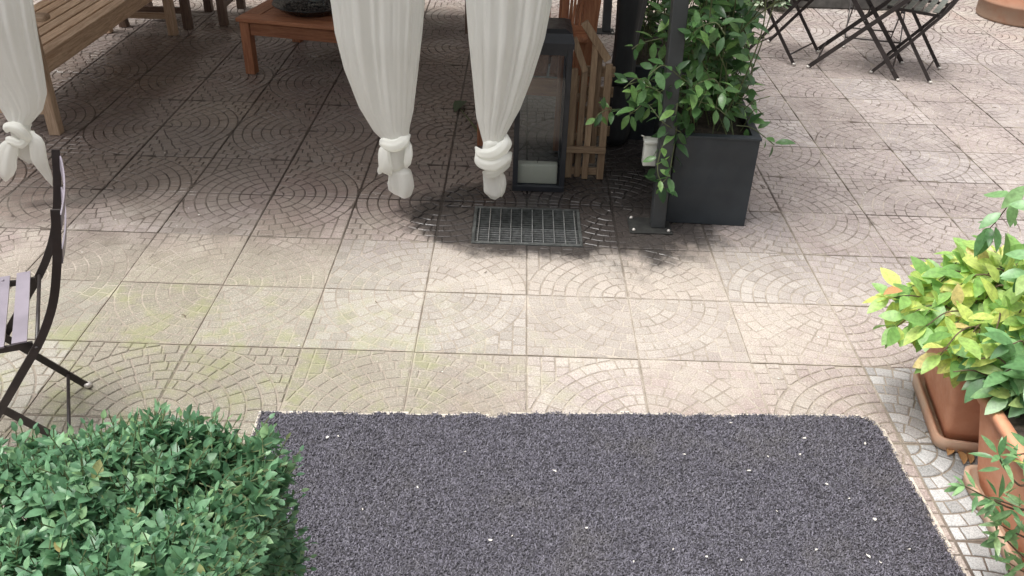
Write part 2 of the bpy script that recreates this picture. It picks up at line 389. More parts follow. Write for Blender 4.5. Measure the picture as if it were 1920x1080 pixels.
# ---- paving: square concrete tiles, each moulded with a quarter fan of setts
GR = .0060
def poly_area(p): return .5*sum(p[i][0]*p[(i+1) % len(p)][1]-p[(i+1) % len(p)][0]*p[i][1] for i in range(len(p)))
def clip(poly, nx, ny, c):
    out = []
    for i in range(len(poly)):
        a, b = poly[i], poly[(i+1) % len(poly)]; da = a[0]*nx+a[1]*ny-c; db = b[0]*nx+b[1]*ny-c
        if da >= 0: out.append(a)
        if (da >= 0) != (db >= 0):
            t = da/(da-db); out.append((a[0]+(b[0]-a[0])*t, a[1]+(b[1]-a[1])*t))
    return out
def sett_polys(seed):
    rr = random.Random(seed); S = .396; polys = []; h = GR/2; rw = S/8
    for k in range(8):
        r0, r1 = k*rw, (k+1)*rw; n = max(1, round((k+.5)*rw*math.pi/2/.056))
        cuts = [0]+[(q+(.5 if k % 2 else 1)+rr.uniform(-.12, .12))/(n+(0 if k % 2 == 0 else 0)) for q in range(n-(0 if k % 2 else 1))]+[1]
        cuts = [c_*math.pi/2 for c_ in sorted(cuts)]
        for a, b in zip(cuts, cuts[1:]):
            rm = (r0+r1)/2; e = h/max(rm, .02); a2, b2 = a+e, b-e
            if (b2-a2)*rm < .010: continue
            ns = 3 if k > 1 else 4
            pts = [(( r1-h)*math.cos(a2+(b2-a2)*t/ns), (r1-h)*math.sin(a2+(b2-a2)*t/ns)) for t in range(ns+1)]
            ri = r0+h
            pts += [(ri*math.cos(b2-(b2-a2)*t/ns), ri*math.sin(b2-(b2-a2)*t/ns)) for t in range(ns+1)] if k > 0 else [(.006, .006)]
            polys.append(pts)
    row = 0; y = S
    while y > 0:
        off = (row % 2)*.029; x = S+off
        while x > -.05:
            c0 = [(x-.058+h, y-rw+h), (x-h, y-rw+h), (x-h, y-h), (x-.058+h, y-h)]
            for nx, ny, c_ in ((-1, 0, -(S-.001)), (1, 0, .001), (0, 1, .001)): c0 = clip(c0, nx, ny, c_) if c0 else c0
            if c0:
                mx = sum(p[0] for p in c0)/len(c0); my = sum(p[1] for p in c0)/len(c0); th = math.atan2(my, mx)
                c0 = clip(c0, math.cos(th), math.sin(th), S+h)
                if len(c0) > 2 and poly_area(c0) > 1.6e-4: polys.append(c0)
            x -= .058
        y -= rw; row += 1
    return [[(x-S/2, y-S/2) for x, y in p] for p in polys]
def sett_solid(b, poly, d, rr, mi=1):
    if poly_area(poly) < 0: poly = poly[::-1]
    cx = sum(p[0] for p in poly)/len(poly); cy = sum(p[1] for p in poly)/len(poly); n = len(poly)
    mr = math.sqrt(abs(poly_area(poly))/math.pi); z0 = rr.uniform(-.0010, .0006)*min(1, d/.004); bv = min(.0032, d*1.1)
    k = 1-bv/mr; tx, ty = rr.uniform(-.01, .01), rr.uniform(-.01, .01)
    vs = [(cx+(x-cx)*k, cy+(y-cy)*k, z0+(x-cx)*tx+(y-cy)*ty) for x, y in poly]
    vs += [(x, y, z0-d*.5) for x, y in poly] + [(x, y, -d-.001) for x, y in poly]
    fs = [tuple(range(n))] + [(q*n+i, q*n+n+i, q*n+n+(i+1) % n, q*n+(i+1) % n) for q in (0, 1) for i in range(n)]
    b.add(vs, fs, mi)
def slab(b, d, rects=None):
    hs_ = .198
    for (x0, x1, y0, y1) in (rects or [(-hs_, hs_, -hs_, hs_)]):
        b.box(((x0+x1)/2, (y0+y1)/2, (-d-.045)/2), (x1-x0, y1-y0, .045-d), mi=0)
POLYS = [sett_polys(s_) for s_ in range(4)]
TILE = {}
def tile_mesh(seed, d):
    if (seed, d) not in TILE:
        b = MB(); slab(b, d); rr = random.Random(seed*10+int(d*1e4))
        for p in POLYS[seed]: sett_solid(b, p, d, rr)
        TILE[(seed, d)] = b.mesh('tile', ['groove', 'stone'])
    return TILE[(seed, d)]
paving = tag(link('paving', None), kind='structure')
LOOSE = {(3, -4), (3, -3), (3, -2), (2, -2), (1, -2)}
def blob(x, y, cx, cy, rx, ry): return math.exp(-((x-cx)/rx)**2-((y-cy)/ry)**2)
for i in range(-13, 15):
    for j in range(-6, 14):
        cx, cy = (i+.5)*T, (j+.5)*T
        ps = [px((cx+a*.2, cy+b_*.2, 0)) for a in (-1, 1) for b_ in (-1, 1)]
        xs = [q[0] for q in ps]; ys = [q[1] for q in ps]
        if max(xs) < -160 or min(xs) > 2080 or max(ys) < -120 or min(ys) > 1220: continue
        fx = -1 if i % 2 else 1; fy = -1 if j % 2 == 0 else 1     # the corner the fan springs from
        rot = {(-1, -1): 0, (1, -1): 1, (1, 1): 2, (-1, 1): 3}[(fx, fy)]
        seed = random.randrange(4)
        worn = blob(cx, cy, 2.4, 2.0, 1.4, 1.8) + .80*blob(cx, cy, -.2, -.15, 1.7, .75) + 1.0*blob(cx, cy, -2.0, .35, .75, .65) + random.uniform(-.25, .25)
        d = .0014 if worn > .6 else (.0028 if worn > .3 else .0045)
        if i >= 3 and j <= -2: d = .0045
        M_ = Matrix.Translation((cx, cy, random.uniform(-.0012, .0008))) @ Matrix.Rotation(rot*math.pi/2+R(random.uniform(-.25, .25)), 4, 'Z') @ Matrix.Rotation(R(random.uniform(-.15, .15)), 4, 'X')
        hole = j == 1 and i in (-1, 0)
        if hole:
            b = MB(); inv = M_.inverted(); rr = random.Random(i); pts = [inv @ Vector((x, y, 0)) for x in (GX0, GX1) for y in (GY0, GY1)]
            hx0, hx1 = min(p.x for p in pts), max(p.x for p in pts); hy0, hy1 = min(p.y for p in pts), max(p.y for p in pts); H = .198
            hx0, hx1, hy0, hy1 = max(hx0, -H), min(hx1, H), max(hy0, -H), min(hy1, H)
            rc = [(-H, hx0, -H, H), (hx1, H, -H, H), (hx0, hx1, -H, hy0), (hx0, hx1, hy1, H)]
            slab(b, d, [q for q in rc if q[1]-q[0] > .004 and q[3]-q[2] > .004])
            for p in POLYS[seed]:
                for nx, ny, c_ in ((-1, 0, -hx0), (1, 0, hx1), (0, -1, -hy0), (0, 1, hy1)):
                    q = clip(p, nx, ny, c_)
                    if len(q) > 2 and abs(poly_area(q)) > 2e-4: sett_solid(b, q, d, rr); break
            o = b.build('tile', ['groove', 'stone'], paving)
        elif (i, j) in LOOSE:
            b = MB(); slab(b, d); o = b.build('tile', ['groove', 'stone'], paving); rr = random.Random(i*7+j)
            for p in POLYS[seed]:
                c_ = MB(); sett_solid(c_, p, d, rr, 0); q = c_.build('sett', 'stone', o)
                q['tint'] = .35; q['grey'] = 1.0 if (i == 3 and j <= -3) else (.75 if i == 3 else 0.0)
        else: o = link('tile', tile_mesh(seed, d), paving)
        o.matrix_local = M_
        o['tint'] = random.uniform(.0, .7); o['grey'] = (1.0 if j <= -3 else .6) if (i >= 3 and j <= -2) else random.choice([0, 0, .1, .2])

# ---- unseen court walls, added and sized to control the low sky light
def sky_block_wall(x0, y0, x1, y1, h, label):
    b = MB(); d = Vector((x1-x0, y1-y0, 0)); L = d.length
    t = thing('sky_block_wall', label, 'wall', (x0, y0, -.05), math.atan2(d.y, d.x))
    b.box((L/2, 0, h/2), (L, .22, h)); b.build('wall_body', 'plaster', t)
    MB().box((L/2, 0, h+.03), (L+.06, .30, .06), bev=.01).build('coping', 'trough_stone', t)
sky_block_wall(-7, 6.4, 8, 6.4, 5.5, 'added unseen plaster wall at the back, blocking low sky light')
sky_block_wall(-5.6, -4.5, -5.6, 6.2, 2.2, 'added unseen plaster wall on the left, kept low to let light in')

sky_block_wall(7.5, 6.2, 7.5, -4.5, 5.0, 'added unseen plaster wall on the right, blocking low sky light')
sky_block_wall(-5.4, -4.8, 7.4, -4.8, 2.4, 'added unseen house wall behind the viewer, lowered to let light in')

# ================================================================== GAZEBO
GXL, GXR, GYF, GYB, GH = -3.36, .59, .61, 3.70, 2.25
gz = thing('gazebo', 'dark grey metal gazebo post and canopy beside the boxed jasmine', 'gazebo')
for (x, y) in ((GXR, GYF), (GXL, GYF), (GXR, GYB), (GXL, GYB)):
    po = MB().bar((x, y, .008), (x-.06, y, GH-.002), .062, .062, bev=.004).build('post', 'post_paint', gz)
    pl = MB().box((x-.035, y, .003), (.19, .15, .006), bev=.001).build('base_plate', 'pit_dark', po)
    for a in (-1, 1):
        for c_ in (-1, 1):
            MB().lathe([(.008, 0), (.008, .005), (.005, .009), (.001, .010)], 8, (x-.035+a*.078, y+c_*.058, .008)).build('bolt', 'glide', po, True)
for p0, p1 in (((GXL, GYF), (GXR, GYF)), ((GXL, GYB), (GXR, GYB)), ((GXL, GYF), (GXL, GYB)), ((GXR, GYF), (GXR, GYB))):
    MB().bar((*p0, GH-.03), (*p1, GH-.03), .058, .06).build('beam', 'post_paint', gz)
b = MB(); e = .22; N = 14; cx, cy = (GXL+GXR)/2, (GYF+GYB)/2; hx, hy = (GXR-GXL)/2+e, (GYB-GYF)/2+e
vs = []
for a in range(N+1):
    for c_ in range(N+1):
        u, v = a/N*2-1, c_/N*2-1; q = max(abs(u), abs(v))
        vs.append((cx+u*hx, cy+v*hy, GH+.02+.55*(1-q)-.06*math.sin(math.pi*q)))
b.add(vs, [(a*(N+1)+c_, (a+1)*(N+1)+c_, (a+1)*(N+1)+c_+1, a*(N+1)+c_+1) for a in range(N) for c_ in range(N)])
cn = b.build('canopy', 'canopy_cloth', gz)
b = MB(); pts = [(cx-hx, cy-hy), (cx+hx, cy-hy), (cx+hx, cy+hy), (cx-hx, cy+hy)]
for k in range(4):
    p, q = pts[k], pts[(k+1) % 4]; M_ = 24
    vs = [(p[0]+(q[0]-p[0])*i/M_, p[1]+(q[1]-p[1])*i/M_, z-(.03*abs(math.sin(i*1.3)) if z < GH else 0)) for i in range(M_+1) for z in (GH+.02, GH-.16)]
    b.add(vs, [(2*i, 2*i+2, 2*i+3, 2*i+1) for i in range(M_)])
b.build('valance', 'canopy_cloth', cn)

# ---- curtains, each gathered and knotted
def interp(tab, z):
    tab = sorted(tab)
    if z <= tab[0][0]: return tab[0][1]
    for (a, p), (b_, q) in zip(tab, tab[1:]):
        if z <= b_:
            t = (z-a)/(b_-a); return p+(q-p)*t
    return tab[-1][1]
def drape(parent, Lpx, Rpx, Y, top, zk, seed, folds=5):
    """Lpx/Rpx: outline pixels on the plane y=Y; top: (xl, xr) at the rail"""
    rr = random.Random(seed)
    lt = [(p.z, p.x) for p in (at_y(x, y, Y) for x, y in Lpx)]+[(GH-.08, top[0])]
    rt = [(p.z, p.x) for p in (at_y(x, y, Y) for x, y in Rpx)]+[(GH-.08, top[1])]
    NZ, NA = 90, 160; vs = []; ph = [rr.uniform(0, 6.28) for _ in range(8)]; z1 = GH-.08
    for i in range(NZ+1):
        t = (i/NZ)**1.5; z = zk+(z1-zk)*t; l, r = interp(lt, z), interp(rt, z); c_ = (l+r)/2; hw = (r-l)/2
        dp = min(.075, .030+.05*min(1, (z-zk)/.5)); am = min(.34, .10+.42*min(1, (z-zk)/.6))
        for k in range(NA):
            a = 2*math.pi*k/NA
            # pleats: sharp ridges that drift and merge towards the knot
            q = math.sin(folds*a+ph[0]+.5*math.sin(2*z+ph[1])+.8*math.sin(a*2+ph[2])) + .5*math.sin((folds*1.7)*a+ph[3]+1.3*z) + .35*math.sin(3*a+ph[4]-2.1*z)
            q = q/1.85+.16*math.sin(23*a+ph[6]+1.1*math.sin(3*z+ph[7]))+.10*math.sin(37*a+ph[5]-2*z); q = 1-abs(q)**.8*1.4 if q < 0 else 1-abs(q)**1.3*.9
            f = 1-am*(1-q)*.9
            sx = math.cos(a); sy = math.sin(a)
            wob = .006*math.sin(7*z+3*a+ph[5])*min(1, (z-zk)*4)
            vs.append((c_+hw*sx*(1-(1-f)*.12), Y+dp*sy*f+wob, z))
    fs = [(i*NA+k, i*NA+(k+1) % NA, (i+1)*NA+(k+1) % NA, (i+1)*NA+k) for i in range(NZ) for k in range(NA)]
    b = MB(); b.add(vs, fs); return b.build('drape', 'sheer_cloth', parent, True)
def soft(name, b, parent): return b.build(name, 'sheer_cloth', parent, True)
def band(b, path, ra, rb, twist=0.0, n=44, ridges=3, crease=.13):
    """roll of cloth along a path; lengthwise creases; ra = half-widths along it, rb = half-depth"""
    pts = smooth_curve(path, 8); k = len(pts); vs = []
    for i, p in enumerate(pts):
        f = i/(k-1); t = (pts[min(i+1, k-1)]-pts[max(i-1, 0)]).normalized(); s_ = t.cross(Vector((0, 1, 0))).normalized(); dpt = s_.cross(t)
        r_ = interp([(q/(len(ra)-1), v) for q, v in enumerate(ra)], f); end = min(1, .35+3.5*min(f, 1-f))
        for j in range(n):
            a = 2*math.pi*j/n; q = math.sin(ridges*a+twist+1.6*f+.7*math.sin(2*a+twist))+.45*math.sin((2*ridges+1)*a-twist*2-3*f)
            cr = 1-crease*(.6-.7*abs(q)**1.2 if q > 0 else .6+.5*abs(q)); vs.append(p + s_*math.cos(a)*r_*cr*end + dpt*math.sin(a)*min(rb, r_*1.2)*cr*end)
    fs = [(i*n+j, i*n+(j+1) % n, (i+1)*n+(j+1) % n, (i+1)*n+j) for i in range(k-1) for j in range(n)]+[tuple(range(n))[::-1], tuple(range((k-1)*n, k*n))]
    b.add(vs, fs)
def cpath(pts, Y):
    return [at_y(x, y, Y)+Vector((0, dy, 0)) for x, y, dy in pts]
PXM = 2.2e-3                               # metres per photo pixel at the curtain plane
def curtain(label, Y, Lpx, Rpx, top, zk_px, seed, knots, tails, base_px):
    base = at_y(*base_px, Y)
    t = thing('curtain', label, 'curtain', (base.x, Y, 0), 0, 'curtains tied up along the front of the gazebo')
    t.location = (0, 0, 0)
    drape(t, Lpx, Rpx, Y, top, at_y(*zk_px, Y).z, seed)
    for nm, lst in (('knot', knots), ('tail', tails)):
        b = MB()
        for pts, r_, d in lst: band(b, cpath(pts, Y), [q*PXM*1.14 for q in r_], d*1.1, twist=seed+pts[0][0])
        soft(nm, b, t)
curtain('white sheer curtain ending in a rounded pouch, left of the pair before the table', .61,
        [(620, 0), (628, 60), (645, 130), (672, 200), (700, 245), (726, 270)], [(798, 0), (793, 60), (784, 140), (776, 205), (768, 240), (766, 275)],
        (-.98, -.42), (745, 272), 3,
        [([(745, 250, 0), (744, 275, -.005), (744, 300, -.005), (746, 322, 0)], [17, 19, 21, 15], .038),
         ([(768, 252, .0), (756, 262, -.035), (738, 266, -.048), (722, 264, -.03), (716, 268, 0)], [8, 11, 12, 10, 6], .016),
         ([(724, 262, -.02), (724, 282, -.044), (727, 304, -.048), (733, 322, -.035)], [7, 11, 13, 8], .014),
         ([(766, 262, -.01), (768, 285, -.035), (764, 308, -.035)], [6, 8, 6], .014)],
        [([(748, 306, 0), (752, 326, -.005), (754, 344, -.005), (752, 360, 0), (750, 364, 0)], [17, 22, 25, 21, 12], .036),
         ([(722, 300, -.040), (716, 312, -.040), (712, 320, -.036)], [7, 6, 2], .006)], (745, 365))
curtain('white sheer curtain with a wrapped knot and blunt tail, hanging beside the black lantern', .61,
        [(873, 0), (878, 70), (886, 150), (893, 220), (906, 268)], [(1036, 0), (1022, 70), (1000, 140), (975, 205), (950, 250), (943, 270)],
        (-.34, .22), (925, 275), 5,
        [([(926, 252, 0), (925, 275, -.005), (924, 300, -.005), (924, 322, 0)], [18, 20, 21, 17], .038),
         ([(950, 252, .0), (948, 266, -.03), (928, 280, -.048), (904, 282, -.040), (892, 274, -.01)], [7, 11, 13, 11, 6], .017),
         ([(894, 280, -.01), (902, 296, -.042), (926, 300, -.050), (948, 290, -.035), (958, 286, 0)], [7, 11, 13, 11, 6], .018),
         ([(958, 298, .0), (944, 306, -.03), (924, 316, -.044), (906, 318, -.03)], [6, 9, 10, 7], .015)],
        [([(922, 308, 0), (925, 330, -.005), (928, 352, -.005), (926, 372, 0)], [16, 18, 19, 17], .030),
         ([(941, 318, -.02), (943, 340, -.022), (940, 366, -.015)], [5, 7, 5], .010)], (925, 377))
curtain('white sheer curtain with two hanging lobes at the left edge, over the metal chair', .61,
        [(-150, 0), (-110, 80), (-55, 150), (0, 200), (24, 238)], [(62, 0), (70, 60), (80, 120), (88, 175), (80, 208), (58, 232)],
        (-2.72, -2.05), (42, 236), 9,
        [([(42, 222, 0), (40, 240, -.005), (42, 262, 0)], [15, 17, 15], .035),
         ([(14, 246, -.005), (24, 232, -.035), (44, 234, -.048), (58, 250, -.038), (62, 264, -.01)], [6, 9, 11, 10, 6], .018),
         ([(18, 262, -.01), (30, 256, -.042), (50, 262, -.042), (66, 244, -.01)], [6, 8, 8, 6], .015)],
        [([(32, 256, -.01), (22, 278, -.025), (17, 306, -.03), (15, 334, -.02)], [8, 17, 21, 12], .030),
         ([(48, 256, 0), (52, 280, 0), (58, 306, 0)], [14, 24, 18], .010),
         ([(62, 242, -.02), (76, 262, -.035), (82, 294, -.035), (94, 326, -.02), (101, 346, -.015)], [7, 14, 15, 8, 2], .010)], (40, 335))

# ================================================================== DRAIN GRATE
gr = thing('drain_grate', 'galvanised steel drain grate set into the paving below the lantern', 'drain grate', (0, (GY0+GY1)/2, 0))
W, D = GX1-GX0, GY1-GY0; b = MB(); fr = .014
for (c_, sz) in (((0, -D/2+fr/2, -.015), (W-.002, fr, .034)), ((0, D/2-fr/2, -.015), (W-.002, fr, .034)), ((-W/2+fr/2, 0, -.015), (fr, D-2*fr, .034)), ((W/2-fr/2, 0, -.015), (fr, D-2*fr, .034))):
    MB().box(c_, sz, bev=.0015).build('frame_bar', 'grate_dark', gr)
pb = MB()
for c_, sz in (((0, 0, -.13), (W, D, .01)), ((0, -D/2-.006, -.075), (W+.02, .012, .13)), ((0, D/2+.006, -.075), (W+.02, .012, .13)), ((-W/2-.006, 0, -.075), (.012, D, .13)), ((W/2+.006, 0, -.075), (.012, D, .13))): pb.box(c_, sz)
pb.build('pit', 'pit_dark', gr)
for k in range(10):
    x = -W/2+fr+.012+(W-2*fr-.024)*k/9
    MB().box((x, 0, -.006), (.0045, D-2*fr-.002, .012)).build('bearing_bar', 'galvanised', gr)
b = MB()
for k in range(15):
    y = -D/2+fr+.018+(D-2*fr-.030)*k/14
    MB().box((0, y, -.012), (W-2*fr-.002, .0035, .010)).build('cross_bar', 'grate_dark' if k > 6 else 'galvanised', gr)

# ================================================================== DOORMAT
mt = thing('doormat', 'large charcoal coil doormat with ragged edges across the foreground', 'doormat')
a_ = R(2.3); MC = Vector(((-2.124+2.848)/2*T, -1.80*T, 0)); ux, uy = Vector((math.cos(a_), math.sin(a_), 0)), Vector((-math.sin(a_), math.cos(a_), 0))
MW, MD = 1.995, 1.35
def mat_in(u, v, grow=0.0):
    """u across, v from the far edge towards the camera; ragged outline"""
    hw = MW/2+grow; rag = .010*mnoise.noise((u*9, 3.1, 0))+.008*mnoise.noise((u*31, 7.7, 0)); rs = .006*mnoise.noise((v*14, 1.3, 5))
    if u < -.2: rag = abs(rag)*2.4
    if v < rag-grow: return False
    if abs(u) > hw+rs: return False
    cu, cv = hw-.085, .075-grow
    if u > cu and v < cv: return ((u-cu)/.085)**2+((v-cv)/.075)**2 < 1
    return v < MD+grow
def mat_sheet(grow, z, mat, name, parent, th):
    st = .010; pts = {}; b = MB(); nu = int((MW+.06)/st); nv = int((MD+.06)/st)
    def vid(i, j):
        if (i, j) not in pts:
            u, v = -MW/2-.03+i*st, -.03+j*st; pts[(i, j)] = len(b.v); p = MC+ux*u-uy*v; b.v.append((p.x, p.y, z))
        return pts[(i, j)]
    for i in range(nu):
        for j in range(nv):
            if mat_in(-MW/2-.03+(i+.5)*st, -.03+(j+.5)*st, grow): b.f.append((vid(i, j), vid(i, j+1), vid(i+1, j+1), vid(i+1, j))); b.mi.append(0)
    return b.build(name, mat, parent)
mat_sheet(.010, .0022, 'residue', 'glue_residue', mt, .001)
mat_sheet(-.002, .0055, 'mat_back', 'backing', mt, .004)
NC = 105000; U = rng.uniform(-MW/2-.01, MW/2+.01, NC*2); V_ = rng.uniform(-.02, .86, NC*2)
ok = np.array([mat_in(u, v) for u, v in zip(U, V_)]); U, V_ = U[ok][:NC], V_[ok][:NC]; n = len(U)
th = rng.uniform(0, 2*np.pi, n); bend = rng.uniform(-2.6, 2.6, n); Ls = rng.uniform(.006, .013, n); hgt = rng.uniform(.002, .0075, n); wd = rng.uniform(.0009, .0016, n)
rows = []
x = np.zeros(n); y = np.zeros(n)
for k in range(4):
    t = k/3; an = th+bend*t
    if k: x = x+np.cos(an)*Ls/3; y = y+np.sin(an)*Ls/3
    z = .0060+hgt*np.sin(np.pi*(.15+.8*t)); nx, ny = -np.sin(an)*wd, np.cos(an)*wd
    for sg in (-1, 1): rows.append((x+nx*sg, y+ny*sg, z+sg*rng.uniform(-.0008, .0008, n)))
A = np.array(rows).transpose(2, 0, 1)                    # n,8,3
BX = MC.x+ux.x*U-uy.x*V_; BY = MC.y+ux.y*U-uy.y*V_
A[:, :, 0] += BX[:, None]; A[:, :, 1] += BY[:, None]
F = np.array([(0, 2, 3, 1), (2, 4, 5, 3), (4, 6, 7, 5)])[None]+np.arange(n)[:, None, None]*8
tag(link('coil_pile', np_mesh('coil_pile', A.reshape(-1, 3), F.reshape(-1, 4), 'mat_fibre', False), mt), kind='stuff')

# petals and crumbs lying on the mat and the tiles
def petal_mesh(k):
    b = MB(); rr = random.Random(k); nn = 7; vs = [(0, 0, .0025)]
    el = rr.uniform(.4, 1)
    for i in range(nn):
        a = 2*math.pi*i/nn; r_ = rr.uniform(.7, 1.15); vs.append((math.cos(a)*r_, math.sin(a)*r_*el, rr.uniform(0, .5)))
    b.add(vs, [(0, i+1, (i+1) % nn+1) for i in range(nn)]); return b.mesh('petal', 'petal')
PM = [petal_mesh(k) for k in range(5)]
for (x, y, s_) in [(920, 1013, 9), (1040, 883, 8), (783, 914, 6), (1283, 852, 6), (1404, 883, 8), (1440, 856, 6), (1500, 852, 7), (1508, 822, 8), (1370, 793, 6), (1628, 1043, 9), (1592, 935, 5), (1640, 974, 7), (1622, 832, 7), (1188, 1053, 6), (1325, 1044, 5), (960, 1005, 5), (614, 820, 6), (634, 818, 6), (872, 847, 5), (680, 955, 5), (1100, 990, 5), (1262, 1030, 6), (1530, 1031, 7), (1650, 1054, 6), (1456, 958, 5), (1390, 1050, 4), (1550, 908, 5), (1705, 1030, 5)]:
    p = gp(x, y, .014); o = link('petal', random.choice(PM)); r_ = s_/FPX*(p-CAM).length*.55
    o.matrix_world = Matrix.Translation(p) @ Matrix.Rotation(random.uniform(0, 6.3), 4, 'Z') @ Matrix.Diagonal((r_, r_, r_, 1))
    tag(o, 'tiny white petal fallen on the charcoal doormat', 'petal', 'petals fallen on the doormat')
b = MB()
for k in range(520):
    x, y = random.uniform(-2.5, 4), random.uniform(-.7, 4.4)
    if random.random() > .35 and x < .6: continue
    if GX0 < x < GX1 and GY0 < y < GY1: continue
    r_ = random.uniform(.002, .006); a0 = random.uniform(0, 6.28)
    b.add([(x+r_*math.cos(a0+q*1.57)*random.uniform(.4, 1.2), y+r_*math.sin(a0+q*1.57)*random.uniform(.4, 1.2), .0022+random.uniform(0, .002)) for q in range(4)], [(0, 1, 2, 3)])
tag(b.build('crumbs', 'petal'), 'pale crumbs and petal specks scattered over the paving', 'debris', kind='stuff')
# dark twig crumbs
b = MB()
for k in range(60):
    x, y = random.uniform(-1.6, 3.6), random.uniform(-.6, 4.2); a0 = random.uniform(0, 6.28); L = random.uniform(.006, .03)
    if GX0 < x < GX1 and GY0 < y < GY1: continue
    b.tube([(x, y, .004), (x+L*.5*math.cos(a0), y+L*.5*math.sin(a0), .006), (x+L*math.cos(a0+.4), y+L*math.sin(a0+.4), .004)], .0016, 4)
tag(b.build('twig_crumbs', 'twig'), 'dark twig crumbs scattered over the paving', 'debris', kind='stuff')

# ================================================================== LANTERN
LX, LY, LH = .0525, 1.052, .775; hw = .125
ln = thing('lantern', 'tall black metal lantern with glass panes and a cream block candle', 'lantern', (LX, LY, 0))
MB().box((0, 0, .015), (.25, .25, .03), bev=.003).build('base', 'lantern_black', ln)
for sx in (-1, 1):
    for sy in (-1, 1): MB().box((sx*(hw-.0125), sy*(hw-.0125), .365), (.025, .025, .67), bev=.002).build('corner_post', 'lantern_black', ln)
for sy in (-1, 1):
    MB().box((0, sy*(hw-.0125), .685), (.20, .022, .03)).build('top_rail', 'lantern_black', ln)
    MB().box((sy*(hw-.0125), 0, .685), (.022, .20, .03)).build('top_rail', 'lantern_black', ln)
rf = MB()
rf.add([(x*q, y*q, z) for q, z in ((.13, .70), (.13, .725), (.118, .765), (.09, .778)) for x, y in ((-1, -1), (1, -1), (1, 1), (-1, 1))],
       [(i*4+j, i*4+(j+1) % 4, i*4+4+(j+1) % 4, i*4+4+j) for i in range(3) for j in range(4)]+[(3, 2, 1, 0), (12, 13, 14, 15)])
ro = rf.build('roof', 'lantern_black', ln)
for sy in (-1, 1):
    MB().box((0, sy*(hw-.0125), .35), (.199, .003, .638)).build('glass_pane', 'glass', ln)
    MB().box((sy*(hw-.0125), 0, .35), (.003, .199, .638)).build('glass_pane', 'glass', ln)
cd = thing('candle', 'cream block candle standing inside the black lantern', 'candle', (LX-.008, LY-.075, .0305))
MB().box((0, 0, .05), (.195, .05, .10), bev=.006).build('wax_block', 'cream_wax', cd, True)
MB().tube([(0, 0, .10), (.002, .001, .112)], .0015, 6).build('wick', 'lantern_black', cd)

# ================================================================== BOX PLANTER WITH JASMINE
def box_planter(label, loc, rz, w_, d_, h_):
    t = thing('box_planter', label, 'planter', loc, rz); th_ = .018
    MB().box((w_/2, th_/2, h_/2), (w_, th_, h_), bev=.002).build('front_panel', 'anthracite', t)
    MB().box((w_/2, d_-th_/2, h_/2), (w_, th_, h_), bev=.002).build('rear_panel', 'anthracite', t)
    for x in (th_/2, w_-th_/2): MB().box((x, d_/2, h_/2-.001), (th_-.001, d_-2*th_-.001, h_-.002), bev=.002).build('side_panel', 'anthracite', t)
    b = MB()
    for (cc, sz) in (((w_/2, .012, h_+.006), (w_+.012, .036, .012)), ((w_/2, d_-.012, h_+.006), (w_+.012, .036, .012)), ((.012, d_/2, h_+.0055), (.036, d_-.062, .011)), ((w_-.012, d_/2, h_+.0055), (.036, d_-.062, .011))): b.box(cc, sz, bev=.002)
    b.build('rim', 'anthracite', t); MB().box((w_/2, d_/2, h_-.05), (w_-2*th_-.002, d_-2*th_-.002, .02)).build('soil', 'soil', t); return t
BP = box_planter('dark grey box planter holding the jasmine, beside the gazebo post', (.634, .655, 0), R(-2.2), .358, .82, .415)
box_planter('dark grey box planter standing in deep shade behind the folded chairs', (.50, 1.62, 0), R(-2), .36, .82, .40)

def vine(pts, n, rad, stems): stems.append((smooth_curve(pts, n), rad))
def jas_leaves(stem, every, L0, L1, out, droop=.25, start=.1):
    acc = 0; k = 0
    for i in range(1, len(stem)):
        acc += (stem[i]-stem[i-1]).length
        if acc >= every and i/len(stem) > start:
            acc = 0; k += 1; t = (stem[i]-stem[i-1]).normalized(); side = t.cross(Vector((0, 0, 1)))
            side = (side if side.length > .1 else Vector((1, 0, 0))).normalized(); side = Matrix.Rotation(k*1.9+random.uniform(-.4, .4), 3, t) @ side
            for sg in (-1, 1):
                d = (side*sg+t*.45+Vector((0, 0, -droop*random.random()))+rv(.25)).normalized()
                up = (Vector((0, -.35, 1))+rv(.5)); out.append(leaf_mat(stem[i]+d*.012, d, up, random.uniform(L0, L1)))
JT = leaf_template(.46, .22, .22, 1.0); JM = [leaf_mesh('leaf', 'jasmine_leaf', wid=w_, fold=f_, curl=c_) for w_, f_, c_ in ((.46, .22, .22), (.42, .3, .35), (.5, .15, .1))]
jas = thing('jasmine', 'glossy green climbing jasmine spilling over the dark box planter and post', 'climbing plant', (.80, 1.0, .37))
bpy.context.view_layer.update()
random.seed(11); stems = []; LV = []
for k in range(46):                          # shoots climbing from the soil
    x0, y0 = random.uniform(.68, .97), random.uniform(.75, 1.40); h = random.uniform(.5, 1.25)
    tx = min(random.gauss(.76, .15), .90); ty = random.gauss(.98, .24); sway = random.uniform(.05, .14)
    pts = [(x0, y0, .38), (x0+(tx-x0)*.3+random.uniform(-sway, sway), y0+(ty-y0)*.3-.03, .42+h*.35), (x0+(tx-x0)*.7+random.uniform(-sway, sway), y0+(ty-y0)*.7-.04, .42+h*.7), (tx+random.uniform(-sway, sway), ty-.05, .42+h)]
    vine(pts, 10, .0028, stems)
for k in range(26):                          # short shoots spilling over the rim
    x0, y0 = random.uniform(.70, .97), random.uniform(.70, 1.35); dx = (x0-.80)*random.uniform(.3, 1.2)
    pts = [(x0, y0, .40), (x0+dx*.4, y0-.05, .52), (x0+dx, y0-.10+random.uniform(-.04, .08), .50+random.uniform(-.03, .08))]
    vine(pts, 8, .0022, stems)
